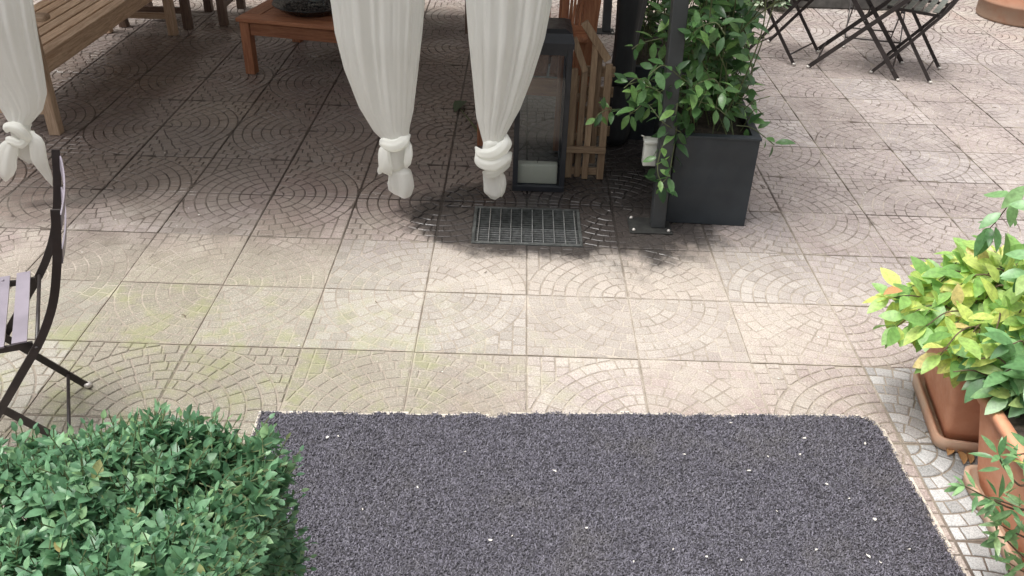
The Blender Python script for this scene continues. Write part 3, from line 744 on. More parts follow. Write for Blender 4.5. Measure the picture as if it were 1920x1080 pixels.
# shoots one can single out in the photograph
def shoot(pix, Y): vine([at_y(x, y, Y+dy) for x, y, dy in pix], 9, .0022, stems); return len(stems)-1
special = [shoot([(1262, 235, .02), (1240, 280, -.05), (1233, 320, -.07), (1245, 352, -.08)], .62), shoot([(1270, 230, 0), (1262, 285, -.04), (1252, 330, -.06), (1232, 350, -.06)], .62),
           shoot([(1380, 235, 0), (1410, 240, 0), (1440, 262, -.03), (1452, 272, -.05)], .72), shoot([(1240, 190, .02), (1195, 205, 0), (1180, 215, -.02)], .66),
           shoot([(1250, 165, .02), (1215, 150, 0), (1180, 158, -.02)], .68), shoot([(1250, 70, .02), (1205, 80, 0), (1185, 92, -.02)], .70),
           shoot([(1200, 215, .1), (1150, 205, .05), (1125, 212, 0), (1118, 222, 0)], .66), shoot([(1370, 70, .1), (1410, 60, .05), (1435, 72, 0)], .85),
           shoot([(1370, 130, .1), (1395, 160, .05), (1410, 175, 0)], .85), shoot([(1255, 110, .1), (1262, 40, .05), (1230, 20, 0)], .66), shoot([(1310, 120, 0), (1330, 150, -.05), (1310, 200, -.08)], .66),
           shoot([(1270, 160, 0), (1300, 185, -.05), (1340, 200, -.06), (1360, 215, -.06)], .66)]
for k in range(9):                           # shoots wound round the post
    x0 = random.uniform(.50, .66); y0 = random.uniform(.54, .70); z0 = random.uniform(.40, .9); an = random.uniform(2.2, 5.6)
    vine([(x0+.1, y0+.1, z0-.08), (x0, y0, z0), (x0+.10*math.cos(an), y0+.07*math.sin(an), z0+.06), (x0+.17*math.cos(an), y0+.09*math.sin(an), z0+.02)], 8, .002, stems); special.append(len(stems)-1)
b = MB()
for i, (st, r_) in enumerate(stems):
    b.tube(st, r_, 5)
    jas_leaves(st, .042 if i in special else .058, .048, .082, LV, start=.0 if i in special else .12)
inv = jas.matrix_world.inverted(); sb = MB(); sb.add([inv @ Vector(v) for v in b.v], b.f); sb.build('stem', 'green_stem', jas)
LV = [q for q in LV if not (1190 < px(q.translation)[0] < 1226 and 225 < px(q.translation)[1] < 320) and (px(q.translation)[0] < 1412 or px(q.translation)[1] > 215)]
split_leaves(jas, LV, JM, 'jasmine_leaf', JT, 290, [1.5 if q.translation.y < .8 else 1 for q in LV])

# jasmine in the second planter (deep shade)
j2 = thing('jasmine', 'shaded climbing jasmine behind the gazebo post, lost in the dark', 'climbing plant', (.66, 2.0, .36)); bpy.context.view_layer.update()
random.seed(12); stems2 = []; LV2 = []
for k in range(34):
    x0, y0 = random.uniform(.56, .82), random.uniform(1.7, 2.36); h = random.uniform(.3, 1.3)
    vine([(x0, y0, .37), (x0+random.uniform(-.08, .08), y0, .42+h*.5), (x0+random.uniform(-.15, .12), y0-.05, .42+h)], 10, .0028, stems2)
b = MB(); inv = j2.matrix_world.inverted()
for st, r_ in stems2: b.tube([inv @ p for p in st], r_, 5); jas_leaves(st, .06, .05, .085, LV2)
b.build('stem', 'green_stem', j2); split_leaves(j2, LV2, JM, 'jasmine_leaf', JT, 60)

# white socket box on the planter side
wb = thing('socket_box', 'small white outdoor socket box fixed beside the gazebo post', 'socket', (.528, .665, .275))
MB().box((0, 0, .058), (.062, .05, .105), bev=.004).build('housing', 'white_plastic', wb, True)
MB().box((0, -.003, .118), (.070, .062, .016), bev=.003).build('lid', 'white_plastic', wb, True)
MB().box((.048, .01, .06), (.036, .03, .03)).build('bracket', 'post_paint', wb)
MB().tube(smooth_curve([(-.03, 0, .122), (-.035, -.006, .136), (-.048, -.008, .142)], 4), .003, 6).build('hook', 'white_plastic', wb, True)

# rolled dark cover standing behind
cv = thing('rolled_cover', 'dark grey rolled fabric cover standing upright behind the folded chairs', 'cover', (.475, 1.55, 0))
b = MB(); vs = []
for i in range(30):
    z = .02+i/29*1.25; rr_ = .066*(1+.12*math.sin(z*9))*(.9 if i in (0, 29) else 1)
    for k in range(28):
        a = 2*math.pi*k/28; q = 1+.10*math.sin(5*a+z*2)+.05*math.sin(11*a-z*3); vs.append((rr_*q*math.cos(a)+.03*z*z, rr_*q*math.sin(a), z))
b.add(vs, [(i*28+k, i*28+(k+1) % 28, i*28+28+(k+1) % 28, i*28+28+k) for i in range(29) for k in range(28)]+[tuple(range(28))[::-1], tuple(range(29*28, 30*28))])
b.build('fabric_roll', 'cover_dark', cv, True)
MB().lathe([(.030, 0), (.030, .022)], 16).build('foot', 'cover_dark', cv)
for z in (.35, .85): MB().lathe([(.078, z), (.080, z+.01), (.080, z+.03), (.078, z+.04)], 24, (.03*z*z, 0, 0)).build('strap', 'lantern_black', cv, True)

# ================================================================== WOODEN FURNITURE
def teak_seat(name, label, cat, loc, rz, L, wood, Dp=.52, hs=.42, group=None, along=True, arms=True):
    """seat faces local -Y; length along X, rear at +Y"""
    t = thing(name, label, cat, loc, rz, group); lw = .058; x1 = L/2-lw/2; yf, yb = -Dp/2+lw/2, Dp/2-lw/2
    for x in (-x1, x1):
        MB().box((x, yf, .30 if arms else hs/2), (lw, lw, .60 if arms else hs), bev=.004).build('leg', wood+'_z', t)
        MB().bar((x, yb, 0), (x, yb+.10, .92), lw, lw, bev=.004, up=(1, 0, 0)).build('leg', wood+'_z', t)
        MB().box((x, 0, hs-.075), (.03, Dp-2*lw+.02, .06), bev=.003).build('side_rail', wood+'_y', t)
        MB().box((x, 0, .13), (.026, Dp-2*lw+.02, .042), bev=.003).build('stretcher', wood+'_y', t)
        if arms:
            MB().box((x, -.015, .615), (.075, Dp+.12, .032), bev=.010).build('armrest', wood+'_y', t, True)
    MB().box((0, yf-.004, hs-.062), (L-2*lw, .034, .085), bev=.003).build('front_rail', wood+'_x', t)
    MB().box((0, yb, hs-.055), (L-2*lw, .03, .06), bev=.003).build('rear_rail', wood+'_x', t)
    if along:
        n = 6; step = (Dp-.02)/n
        for k in range(n): MB().box((0, -Dp/2+step*(k+.5)-.006, hs-.009), (L-.015 if 0 < k else L-2*lw-.002, step-.014, .020), bev=.004).build('slat', wood+'_x', t)
    else:
        n = max(5, int(L/.085)); step = (L-.02)/n
        for k in range(n): MB().box((-L/2+.01+step*(k+.5), -.002, hs-.009), (step-.013, Dp-.13, .020), bev=.003).build('slat', wood+'_y', t)
    MB().bar((-x1, yb+.095, .87), (x1, yb+.095, .87), .034, .075, bev=.006).build('top_rail', wood+'_x', t)
    MB().bar((-x1, yb+.055, .50), (x1, yb+.055, .50), .028, .05, bev=.004).build('back_rail', wood+'_x', t)
    nb = max(5, int(L/.075))
    for k in range(nb):
        x = -x1+(k+1)*2*x1/(nb+1); MB().bar((x, yb+.057, .52), (x, yb+.094, .84), .034, .014, bev=.002, up=(1, 0, 0)).build('back_slat', wood+'_z', t)
    return t
teak_seat('garden_bench', 'pale teak garden bench with long seat slats behind the left curtain', 'bench', (-2.735, 2.35, 0), R(90), 1.88, 'teak')
teak_seat('armchair', 'backlit, darkened wooden armchair standing at the far end of the pale teak bench', 'armchair', (-2.68, 3.66, 0), R(90), .54, 'shade_teak', along=False)
teak_seat('garden_bench', 'backlit, darkened wooden bench behind the red wood coffee table, mostly out of view', 'bench', (-1.33, 3.78, 0), R(0), 1.86, 'shade_teak')
q0 = gp(1012, 142, .40)
teak_seat('armchair', 'orange teak slatted armchair seen behind and through the black lantern', 'armchair', (q0.x-.03, q0.y+.25, 0), R(-4), .54, 'red_teak', along=False, hs=.40)
fe = thing('folded_chair', 'red-brown slatted folded chair standing upright behind the weathered folded chairs', 'folding chair', (.30, 1.42, 0))
e0, e1, e2, e3 = at_y(1064, 55, 1.42).x-.30, at_y(1094, 55, 1.42).x-.30, at_y(1102, 30, 1.42).x-.30, at_y(1130, 30, 1.42).x-.30; ez = at_y(1080, 56, 1.42).z
MB().bar((e0-.01, 0, ez), (e1+.01, 0, ez), .024, .05, bev=.003).build('rail', 'red_teak_x', fe)
MB().bar((e0-.01, .03, 1.12), (e1+.05, .03, 1.12), .024, .05, bev=.003).build('rail', 'red_teak_x', fe)
for k in range(5):
    x = e0+.006+(e1-e0-.012)*k/4; MB().bar((x, .004, ez+.02), (x+.03, .03, 1.10), .012, .012, bev=.002).build('slat', 'red_teak_z', fe)
MB().bar((e2-.035, -.006, .0), (e2+.02+.03, .02, 1.16), .024, .075, bev=.004, up=(1, 0, 0)).build('leg', 'red_teak_z', fe)
MB().bar((e0-.02, .02, .0), (e0-.012, .03, 1.16), .024, .035, bev=.004, up=(1, 0, 0)).build('leg', 'red_teak_z', fe)
MB().bar((e0-.01, .012, .22), (e1+.02, .012, .22), .022, .06, bev=.003).build('rail', 'red_teak_x', fe)
MB().box(((e0+e1)/2, .045, .42), (e1-e0, .02, .16), bev=.004).build('seat_board', 'red_teak_x', fe)

# coffee table
ct = thing('coffee_table', 'low reddish wood coffee table with slatted top behind the left curtain of the pair', 'table', (-1.80, 2.475, 0), R(-11)); TS = .80; TH = .355
for x in (.045, TS-.045):
    for y in (.045, TS-.045): MB().box((x, y, (TH-.024)/2), (.062, .062, TH-.024), bev=.004).build('leg', 'red_teak_z', ct)
for y in (.035, TS-.035): MB().box((TS/2, y, TH-.066), (TS-.155, .022, .082), bev=.003).build('apron', 'red_teak_x', ct)
for x in (.035, TS-.035): MB().box((x, TS/2, TH-.066), (.022, TS-.155, .082), bev=.003).build('apron', 'red_teak_y', ct)
for y in (.055, TS-.055): MB().box((TS/2, y, TH-.012), (TS, .11, .024), bev=.004).build('top_board', 'red_teak_x', ct)
for x in (.055, TS-.055): MB().box((x, TS/2, TH-.012), (.11, TS-.222, .024), bev=.004).build('top_board', 'red_teak_y', ct)
ns = 16
for k in range(ns):
    st = (TS-.224)/ns; MB().box((TS/2, .112+st*(k+.5), TH-.013), (TS-.224, st-.008, .020), bev=.002).build('slat', 'red_teak_x', ct)
# dish of bark chips with a glass vase
dc = Matrix.Rotation(R(-11), 4, 'Z')
ds = thing('dish', 'wide dark shallow dish of bark chips on the coffee table', 'dish', (-1.375, 2.69, TH+.001)); ds.scale = (1.12, 1.12, 1.0)
MB().lathe([(.10, 0), (.15, .004), (.205, .045), (.215, .050), (.213, .056), (.200, .050), (.145, .014), (.02, .012)], 48).build('bowl', 'dish_metal', ds, True)
b = MB()
for k in range(420):
    a, r_ = random.uniform(0, 6.28), .155*math.sqrt(random.random()); s_ = random.uniform(.006, .014)
    b.box((r_*math.cos(a), r_*math.sin(a), .020+random.uniform(0, .012)), (s_, s_*.6, s_*.4), Euler((random.uniform(-.8, .8), random.uniform(-.8, .8), random.uniform(0, 3))))
tag(b.build('bark_chips', 'pebble', ds), kind='stuff')
va = thing('vase', 'thick clear glass vase standing in the dish of bark chips', 'vase', (-1.345, 2.70, TH+.034))
MB().lathe([(.050, 0), (.058, .008), (.052, .03), (.050, .20), (.058, .25), (.054, .25), (.046, .20), (.046, .035), (.01, .03)], 28).build('glass_body', 'glass', va, True)
MB().lathe([(.0455, .032), (.045, .12), (.01, .12)], 24).build('gravel', 'white_plastic', va, True)

# folded wooden chairs leaning together
def fbar(t, name, x0, z0, x1, z1, y, w_=.030, d_=.022, y1=None):
    MB().bar((x0, y, z0), (x1, y if y1 is None else y1, z1), d_, w_, bev=.003, up=(1, 0, 0)).build(name, 'grey_teak_z', t)
fc = thing('folded_chair', 'weathered folded wooden chair, tallest of the two beside the lantern', 'folding chair', (.29, 1.10, 0), 0, 'folded wooden chairs stacked beside the lantern')
fbar(fc, 'leg', -.004, 0, .0, .70, 0, .030); fbar(fc, 'leg', .072, .0, .070, .585, .0, .034)
fbar(fc, 'arm', -.060, .775, .062, .605, -.004, .036, .026); fbar(fc, 'back_post', .032, .06, .028, .66, .055, .028)
fbar(fc, 'back_post', .080, .06, .085, .50, .06, .024)
MB().box((-.01, -.022, .162), (.195, .020, .032), bev=.003).build('rung', 'grey_teak_x', fc)
MB().box((-.005, .028, .028), (.185, .020, .036), bev=.003).build('rung', 'grey_teak_x', fc)
for k in range(4): MB().box((.03, .085+.0*k, .22+.1*k), (.16, .016, .05), bev=.003).build('slat', 'grey_teak_x', fc)
fd = thing('folded_chair', 'weathered folded wooden chair, shorter of the two against the lantern', 'folding chair', (.205, 1.11, 0), 0, 'folded wooden chairs stacked beside the lantern')
fbar(fd, 'leg', -.002, .0, -.004, .555, 0, .036); fbar(fd, 'leg', .044, .0, .046, .55, .012, .030)
fbar(fd, 'arm', -.018, .70, .046, .545, -.006, .030, .024); fbar(fd, 'back_post', .016, .05, .018, .50, .06, .022)
MB().box((.02, .040, .20), (.10, .018, .04), bev=.003).build('slat', 'grey_teak_x', fd)
MB().box((.02, .040, .40), (.10, .018, .04), bev=.003).build('slat', 'grey_teak_x', fd)

# fallen stalk with a dark leaf
p0, p1 = gp(862, 203, .01), gp(905, 258, .01)
fs_ = thing('fallen_leaf', 'dark leaf on a long green stalk lying beside the lantern curtain', 'leaf', (p1.x, p1.y, 0)); bpy.context.view_layer.update(); q = fs_.matrix_world.inverted()
MB().tube([q @ p1, q @ ((p0+p1)/2+Vector((0, 0, .004))), q @ p0], [.007, .005, .003], 6).build('stalk', 'green_stem', fs_, True)
o = link('leaf_blade', leaf_mesh('leaf_blade', 'jasmine_leaf', wid=.45, fold=.6, curl=.05), fs_, q @ leaf_mat(gp(872, 190, .012), gp(846, 214, .012)-gp(872, 190, .012), (0, .3, 1), .17))

# ================================================================== FOLDING METAL CHAIRS / TABLE
def bistro_chair(label, loc, rz, slat='slat_paint', group='folding metal chairs around the court', wid=.40):
    """faces local +X"""
    t = thing('folding_chair', label, 'chair', loc, rz, group); hw = wid/2
    for s_ in (-1, 1):
        y = s_*hw
        pts = smooth_curve([(.140, y, .012), (.045, y, .130), (-.05, y, .250), (-.13, y, .358), (-.20, y, .455), (-.252, y, .556), (-.286, y, .664), (-.305, y, .75), (-.318, y, .825)], 4)
        MB().strip(pts, .022, .006, (0, 1, 0)).build('long_leg', 'chair_paint', t)
        y2 = s_*(hw-.022)
        MB().strip([(-.226, y2, .012), (-.10, y2, .178), (.095, y2, .437)], .022, .006, (0, 1, 0)).build('short_leg', 'chair_paint', t)
        for xx, yy in ((.145, y), (-.232, y2)):
            MB().lathe([(.004, 0), (.012, .003), (.013, .012), (.009, .018), (.004, .019)], 12, (xx, yy, 0)).build('glide', 'glide', t, True)
        MB().bar((-.175, y2, .430), (.15, y2, .437), .008, .018).build('seat_rail', 'chair_paint', t)
        MB().lathe([(.008, -.008), (.008, .008)], 10, (0, 0, 0)).build('pivot', 'chair_paint', t).matrix_local = Matrix.Translation((-.045, s_*(hw-.010), .245)) @ Matrix.Rotation(R(90), 4, 'X')
    for k in range(6):
        x = -.147+k*.056
        b = MB(); vs = []
        for q in range(9):
            v = q/8*2-1; yy = v*(hw-.006); dip = -.006*(1-v*v)
            for a in (-.0185, .0185):
                for z in (-.0025, .0025): vs.append((x+a, yy, .448+dip*.4+z+(.004 if k in (0, 5) else 0)))
        fs = []
        for q in range(8):
            a = q*4; fs += [(a, a+4, a+6, a+2), (a+1, a+3, a+7, a+5), (a, a+1, a+5, a+4), (a+2, a+6, a+7, a+3)]
        fs += [(0, 2, 3, 1), (32, 33, 35, 34)]; b.add(vs, fs); so_ = b.build('slat', slat, t)
        for s_ in (-1, 1): MB().lathe([(.0045, .4505), (.004, .4525), (.001, .453)], 8, (x, s_*(hw-.030), .0)).build('rivet', slat, so_, True)
    for xx, zz, y_ in ((.098, .065, hw), (-.185, .066, hw-.022), (.09, .43, hw-.02), (-.185, .432, hw+.006)):
        MB().tube([(xx, -y_, zz), (xx, y_, zz)], .0055, 8).build('cross_rod', 'chair_paint', t, True)
    for z, x in ((.785, -.318), (.690, -.300)):
        vs = []
        for q in range(9):
            v = q/8*2-1; xx = x-.010*(1-v*v)
            for a in (-.021, .021):
                for d_ in (-.002, .002): vs.append((xx+d_+(-.008 if a > 0 else 0), v*(hw-.004), z+a))
        fs = []
        for q in range(8):
            a = q*4; fs += [(a, a+4, a+6, a+2), (a+1, a+3, a+7, a+5), (a, a+1, a+5, a+4), (a+2, a+6, a+7, a+3)]
        fs += [(0, 2, 3, 1), (32, 33, 35, 34)]; b = MB(); b.add(vs, fs); b.build('back_slat', slat, t)
    return t
def ang(v): return math.atan2(v[1], v[0])
bistro_chair('folding metal chair, slats tinted lilac like reflected sky, beside the hedge at the left edge', (-1.590, -.915, 0), ang((-.91, -.41)))
bistro_chair('folding metal chair closest to the jasmine, its legs crossed beyond the planter', (1.845, 3.28, 0), ang((.775, -.63)), 'slat_green')
bistro_chair('folding metal chair with grey slatted seat, nearest the round terracotta pot', (2.55, 3.02, 0), ang((-.86, .51)), 'slat_green')
bistro_chair('thin-legged folding metal chair behind the metal table', (2.53, 3.58, 0), ang((-.25, -.97)), 'slat_green', wid=.38)
tb = thing('folding_table', 'dark folding metal table with crossed legs between the far chairs', 'table', (2.27, 3.08, 0), ang((.526, -.23)))
for s_ in (-1, 1):
    y = s_*.225
    MB().strip([(-.285, y, .012), (.30, y, .60), (.36, y, .69)], .028, .009, (0, 1, 0)).build('leg', 'chair_paint', tb)
    MB().strip([(.285, y-s_*.02, .012), (-.27, y-s_*.02, .69)], .028, .009, (0, 1, 0)).build('leg', 'chair_paint', tb)
    for xx, yy in ((-.29, y), (.29, y-s_*.02)): MB().lathe([(.004, 0), (.012, .003), (.013, .012), (.009, .018), (.004, .019)], 12, (xx, yy, 0)).build('glide', 'glide', tb, True)
for xx, z in ((-.24, .066), (.24, .066), (0, .355)): MB().tube([(xx, -.22, z), (xx, .22, z)], .006, 8).build('cross_rod', 'chair_paint', tb, True)
b = MB()
for k in range(8): MB().box((-.28+.08*k, 0, .708), (.068, .56, .012), bev=.003).build('top_slat', 'slat_green', tb)
for y in (-.2, .2): MB().box((0, y, .696), (.62, .022, .012)).build('top_rail', 'chair_paint', tb)

# round terracotta pot far right, stone trough and ground cover behind
rp = thing('round_pot', 'large round terracotta pot in the far right corner', 'flowerpot', (4.10, 4.52, 0))
MB().lathe([(.30, 0), (.345, .004), (.352, .02), (.352, .125), (.360, .13), (.362, .15), (.358, .155), (.375, .50), (.395, .505), (.40, .57), (.37, .575), (.355, .50), (.02, .48)], 56).build('body', 'dusty_terracotta', rp, True)
MB().lathe([(.352, .485), (.02, .495)], 40).build('soil', 'soil', rp)
tr = thing('stone_trough', 'long dark stone trough along the back behind the metal chairs', 'trough', (2.18, 4.60, 0))
MB().box((.57, .21, .21), (1.14, .42, .42), bev=.012).build('body', 'trough_stone', tr)
MB().box((.57, .21, .425), (1.05, .33, .02)).build('soil', 'soil', tr)
pl = thing('ground_cover_plant', 'low pale green plant growing at the foot of the back wall beyond the jasmine', 'plant', (1.85, 4.62, 0)); bpy.context.view_layer.update()
LVp = []; b = MB(); inv = pl.matrix_world.inverted()
for k in range(90):
    a, r_ = random.uniform(0, 6.28), random.uniform(.0, .30); p = Vector((1.85+r_*math.cos(a)*1.3, 4.62+r_*math.sin(a)*.7, random.uniform(.04, .26)))
    b.tube([inv @ Vector((1.85+(p.x-1.85)*.4, 4.62+(p.y-4.62)*.4, .0)), inv @ p], .003, 4)
    for q in range(5):
        an = q*1.3+random.random(); LVp.append(leaf_mat(p, (math.cos(an), math.sin(an), random.uniform(-.3, .4)), Vector((0, 0, 1))+rv(.4), random.uniform(.05, .09)))
b.build('stem', 'green_stem', pl); split_leaves(pl, LVp, [leaf_mesh('leaf', 'pale_leaf')], 'pale_leaf', JT, 120)

# ================================================================== TERRACOTTA PLANTERS ON THE RIGHT
def rounded_rect(w_, d_, r_, n=5):
    out = []
    for cx, cy, a0 in ((w_/2-r_, d_/2-r_, 0), (-w_/2+r_, d_/2-r_, 90), (-w_/2+r_, -d_/2+r_, 180), (w_/2-r_, -d_/2+r_, 270)):
        out += [(cx+r_*math.cos(R(a0+90*k/n)), cy+r_*math.sin(R(a0+90*k/n))) for k in range(n+1)]
    return out
def loft(rings):
    n = len(rings[0]); b = MB(); vs = [p for r_ in rings for p in r_]; k = len(rings)
    b.add(vs, [(i*n+j, i*n+(j+1) % n, (i+1)*n+(j+1) % n, (i+1)*n+j) for i in range(k-1) for j in range(n)]+[tuple(range(n))[::-1], tuple(range((k-1)*n, k*n))]); return b
def rr3(w_, d_, r_, z): return [(x, y, z) for x, y in rounded_rect(w_, d_, r_)]
def terracotta_planter(label, loc, rz, w_, d_, h_):
    """w_, d_ at the base; widens upwards; origin at the saucer's centre"""
    t = thing('terracotta_planter', label, 'planter', loc, rz, 'terracotta planters along the right')
    e = .13
    loft([rr3(w_+.02, d_+.02, .03, 0), rr3(w_+.065, d_+.065, .04, .006), rr3(w_+.075, d_+.075, .04, .045), rr3(w_+.062, d_+.062, .036, .050), rr3(w_+.045, d_+.045, .03, .046), rr3(w_+.03, d_+.03, .03, .016)]).build('saucer', 'limed_terracotta', t, True)
    hb = h_-.055
    rings = [rr3(w_*.97, d_*.97, .018, .017)]
    for q in range(1, 7): f = q/6; rings.append(rr3(w_+e*f*hb/h_, d_+e*f*hb/h_, .020, .017+hb*f))
    wt, dt = w_+e, d_+e
    rings += [rr3(wt+.012, dt+.012, .022, .017+hb+.004), rr3(wt+.020, dt+.020, .024, h_-.008), rr3(wt+.010, dt+.010, .022, h_), rr3(wt-.040, dt-.040, .03, h_), rr3(wt-.046, dt-.046, .03, h_-.012), rr3(wt-.055, dt-.055, .03, h_-.03)]
    loft(rings).build('body', 'terracotta', t, True)
    loft([rr3(wt-.06, dt-.06, .03, h_-.0295), rr3(wt-.07, dt-.07, .03, h_-.02)]).build('soil', 'soil', t); return t
PH = .335
terracotta_planter('terracotta planter on a saucer at the right, the farther of the two', (1.500, -.680, 0), R(-9), .315, .305, PH)
terracotta_planter('terracotta planter cut by the right edge, the nearer of the two', (1.545, -1.265, 0), R(-2), .42, .56, PH)

BT = leaf_template(.50, .2, .2); GM = [leaf_mesh('leaf', 'gold_leaf', wid=w_, fold=f_, curl=c_) for w_, f_, c_ in ((.50, .2, .2), (.46, .3, .3), (.55, .12, .1))]
NMsh = [leaf_mesh('leaf', 'green_leaf', wid=w_, fold=f_, curl=c_) for w_, f_, c_ in ((.46, .2, .2), (.42, .3, .3), (.5, .12, .1))]
def shrub(label, base, shoots, meshes, mat, keep, L0, L1, every, ok=None):
    t = thing('shrub', label, 'shrub', base); bpy.context.view_layer.update(); inv = t.matrix_world.inverted(); lv = []; b = MB()
    for pts, ev in shoots:
        c_ = smooth_curve(pts, 10); b.tube([inv @ p for p in c_], [.0038-.0022*i/(len(c_)-1) for i in range(len(c_))], 5)
        jas_leaves(c_, ev or every, L0, L1, lv, droop=.15, start=.18)
        tip = c_[-1]; d = (c_[-1]-c_[-3]).normalized()
        for q in range(4): lv.append(leaf_mat(tip, (d+rv(.8)).normalized(), Vector((-.2, -.3, 1))+rv(.4), random.uniform(L0, L1)*.9))
    b.build('stem', 'twig', t); split_leaves(t, [q for q in lv if ok is None or ok(q.translation)], meshes, mat, BT, keep)
    return t
random.seed(21); zs = PH-.02; sh = []
for k in range(95):                        # golden shrub: arches out to the left over the pot edge
    bx, by = 1.50+random.uniform(-.12, .14), -.64+random.uniform(-.12, .12)
    an = random.uniform(2.0, 4.6) if k % 4 else random.uniform(0, 6.28); reach = random.uniform(.08, .31); hh = random.uniform(.06, .26)
    ex, ey = bx+reach*math.cos(an), by+reach*.8*math.sin(an)
    sh.append(([(bx, by, zs), (bx+(ex-bx)*.35, by+(ey-by)*.35, zs+hh*.8), (bx+(ex-bx)*.75, by+(ey-by)*.75, zs+hh), (ex, ey, zs+hh*random.uniform(.35, .95))], None))
shrub('bushy yellow-green shrub overhanging the farther terracotta planter', (1.50, -.64, zs), sh, GM, 'gold_leaf', 300, .065, .105, .042)
random.seed(22); sh = []
for k in range(110):
    bx, by = 1.58+random.uniform(-.20, .18), -1.13+random.uniform(-.20, .20)
    an = random.uniform(0, 6.28); reach = random.uniform(.06, .30); hh = random.uniform(.12, .62)
    if k % 3 == 0: an = random.uniform(1.6, 3.4); reach = random.uniform(.10, .22); hh = random.uniform(.04, .16); bx, by = 1.46+random.uniform(-.06, .04), -1.02+random.uniform(-.06, .04)
    ex, ey = bx+reach*math.cos(an), by+reach*math.sin(an)+.06
    sh.append(([(bx, by, zs), (bx+(ex-bx)*.35, by+(ey-by)*.35, zs+hh*.6), (bx+(ex-bx)*.75, by+(ey-by)*.75, zs+hh), (ex, ey, zs+hh*random.uniform(.6, 1.05))], None))
shrub('mid green leafy shrub filling the back of the nearer terracotta planter', (1.58, -1.13, zs), sh, NMsh, 'green_leaf', 300, .065, .105, .042,
      lambda p: p.x > 1.24 and not (p.x < 1.42 and (p.y < -1.12 or p.z < PH+.02)))   # trimmed back behind the rim
sh = []
for pix in ([(1960, 960), (1900, 950), (1850, 925), (1805, 905)], [(1960, 905), (1905, 900), (1880, 870), (1868, 845)], [(1960, 945), (1915, 950), (1885, 935), (1860, 930)], [(1965, 1050), (1920, 1040), (1890, 1020), (1868, 1005)], [(1965, 1075), (1925, 1070), (1895, 1060)], [(1960, 850), (1930, 855), (1905, 850)], [(1965, 1015), (1925, 1005), (1900, 1000), (1880, 990)]):
    sh.append(([at_y(x, y, -1.36)+Vector((0, random.uniform(-.02, .02), 0)) for x, y in pix], .030))
NLm = [leaf_mesh('leaf', 'green_leaf', wid=.30, fold=.2, curl=.15), leaf_mesh('leaf', 'green_leaf', wid=.26, fold=.3, curl=.25)]
base3 = Vector((1.42, -1.38, zs)); sh = [([base3]+p, e_) for p, e_ in sh]
shrub('narrow-leaved sprig hanging over the side of the nearer terracotta planter', base3, sh, NLm, 'green_leaf', 200, .040, .062, .032)
# dry leaves swept between the two planters
DL = leaf_mesh('dry_leaf', 'dry_leaf', wid=.55, fold=.5, curl=.1)
for (x, y, L) in [(1798, 845, .06), (1783, 838, .045), (1815, 848, .05), (1772, 835, .035), (1692, 545, .07)]:
    p = gp(x, y, .010) if y > 600 else at_y(x, y, -.62)
    o = link('dry_leaf', DL); a0 = random.uniform(0, 6.28); o.matrix_world = leaf_mat(p, (math.cos(a0), math.sin(a0), .05), Vector((.3, .1, 1)), L)
    tag(o, 'dry brown leaf lying on the setts against the terracotta saucer' if y > 600 else 'withered orange leaf caught on the left side of the yellow-green shrub', 'dry leaf', 'dry leaves between the planters' if y > 600 else None)

# ================================================================== BOXWOOD HEDGE (foreground left)
HX0, HX1, HY0, HY1, HZ = -1.22, -.500, -2.42, -1.735, .822
hp = thing('hedge_trough', 'terracotta trough under the clipped box hedge', 'planter', ((HX0+HX1)/2, (HY0+HY1)/2, 0))
loft([rr3(.58, .46, .03, 0), rr3(.66, .54, .035, .30), rr3(.69, .57, .04, .305), rr3(.69, .57, .04, .36), rr3(.62, .50, .03, .36), rr3(.61, .49, .03, .33)]).build('body', 'terracotta', hp, True)
loft([rr3(.60, .48, .03, .331), rr3(.58, .46, .03, .345)]).build('soil', 'soil', hp)
hd = thing('box_hedge', 'dense clipped boxwood hedge in the lower left corner', 'hedge', ((HX0+HX1)/2, (HY0+HY1)/2, .345)); bpy.context.view_layer.update()
inv = hd.matrix_world.inverted(); LVb = []; dep = []; sb = MB()
def sprig(p, axis, n, L0, k_):
    axis = axis.normalized(); a = axis.orthogonal().normalized(); a = Matrix.Rotation(random.uniform(0, 6.28), 3, axis) @ a; SL = .014
    sb.tube([inv @ (p-axis*.05), inv @ (p+axis*SL*n)], .0011, 4, False)
    for i in range(n):
        q = p+axis*SL*(i-.5); a = Matrix.Rotation(R(90+random.uniform(-20, 20)), 3, axis) @ a; L = L0*random.uniform(.8, 1.15)*(.65 if i == n-1 else 1)
        for sg in (-1, 1):
            d = (a*sg*1.0+axis*random.uniform(.35, .9)+rv(.15)).normalized(); LVb.append(leaf_mat(q, d, axis+rv(.15), L)); dep.append(k_)
    LVb.append(leaf_mat(p+axis*SL*n*.95, (axis+rv(.3)).normalized(), a, L0*.55)); dep.append(k_)
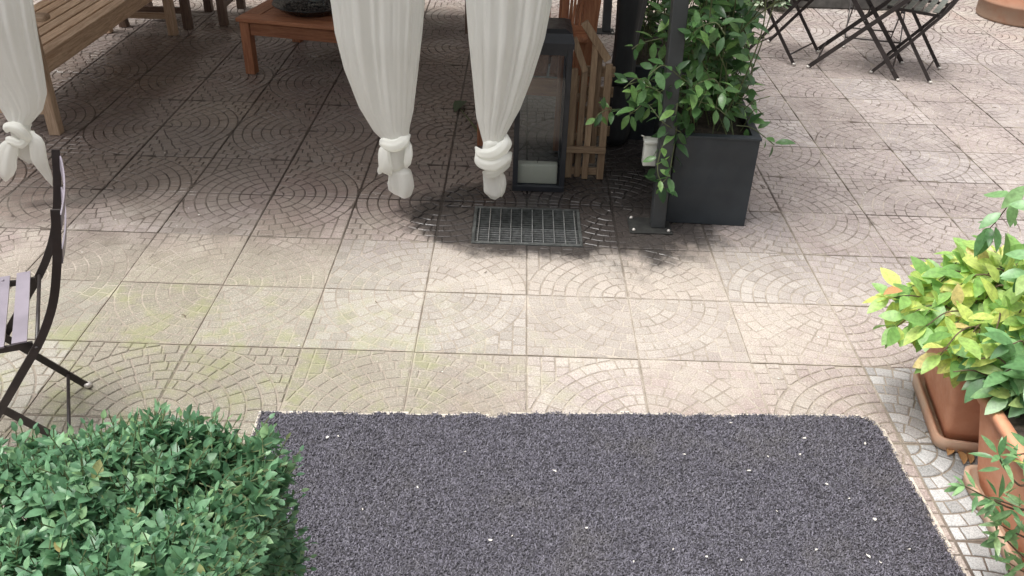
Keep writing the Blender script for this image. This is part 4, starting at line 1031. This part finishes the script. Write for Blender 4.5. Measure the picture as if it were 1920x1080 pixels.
def top_z(x, y):
    ex = min(HX1-x, .14)/.14; ey = min(HY1-y, .14)/.14
    r_ = 1-(max(0, 1-ex)**1.8)*.7-(max(0, 1-ey)**2.2)*.5
    return HZ-.09*(1-r_)+.060*mnoise.noise((x*5, y*5, 1.7))+.018*mnoise.noise((x*15, y*15, 4))
for k in range(2300):
    x, y = random.uniform(HX0, HX1+.02), random.uniform(HY0, HY1+.02)
    if y > HY1+.02-.38*max(0, -.80-x): continue
    deep = random.random()**2*.10 if k % 3 else 0
    p = Vector((x, y, top_z(x, y)-deep-.02)); ax = Vector((.9*max(0, (x-HX1+.12)/.12), .9*max(0, (y-HY1+.12)/.12), 1))+rv(.55)
    if k % 23 == 0 and deep == 0: p.z += .025; ax = Vector((0, 0, 1))+rv(.35)
    sprig(p, ax, random.choice([3, 3, 4]), random.uniform(.025, .036), 1.0 if deep < .02 else .4)
for k in range(1500):                       # right and far sides
    if k % 3: x, y, nrm = HX1+.03*mnoise.noise((0, k*.7, 3))+random.uniform(-.05, .02), random.uniform(HY0, HY1), Vector((1, 0, .45))
    else: x, y, nrm = random.uniform(-.80, HX1), HY1+.02*mnoise.noise((k*.7, 0, 3))+random.uniform(-.05, .02), Vector((0, 1, .45))
    z = HZ-.04-random.random()*.36
    sprig(Vector((x+.02*mnoise.noise((y*8, z*8, 0)), y, z)), nrm+rv(.6), 3, random.uniform(.025, .036), .8)
for k in range(2600):                       # inner leaves so that no light comes through
    x, y = random.uniform(HX0, HX1-.03), random.uniform(HY0, HY1-.12); p = Vector((x, y, top_z(x, y)-.05-.14*random.random()))
    LVb.append(leaf_mat(p, rv(1).normalized(), Vector((0, 0, 1))+rv(.5), random.uniform(.025, .036))); dep.append(.02)
BXT = leaf_template(.54, .22, .10); BXM = [leaf_mesh('leaf', 'box_leaf', wid=w_, fold=f_, curl=c_) for w_, f_, c_ in ((.54, .22, .10), (.50, .3, .18), (.58, .15, .05))]
sb.build('twig', 'green_stem', hd); split_leaves(hd, LVb, BXM, 'box_leaf', BXT, 300, dep)
b = MB()
for k in range(14):
    x, y = random.uniform(-.22, .22), random.uniform(-.16, .16); b.tube([(x*.7, y*.7, -.01), (x, y, .12), (x*1.5, y*1.5, .30)], [.008, .006, .003], 6)
b.build('branch', 'twig', hd)
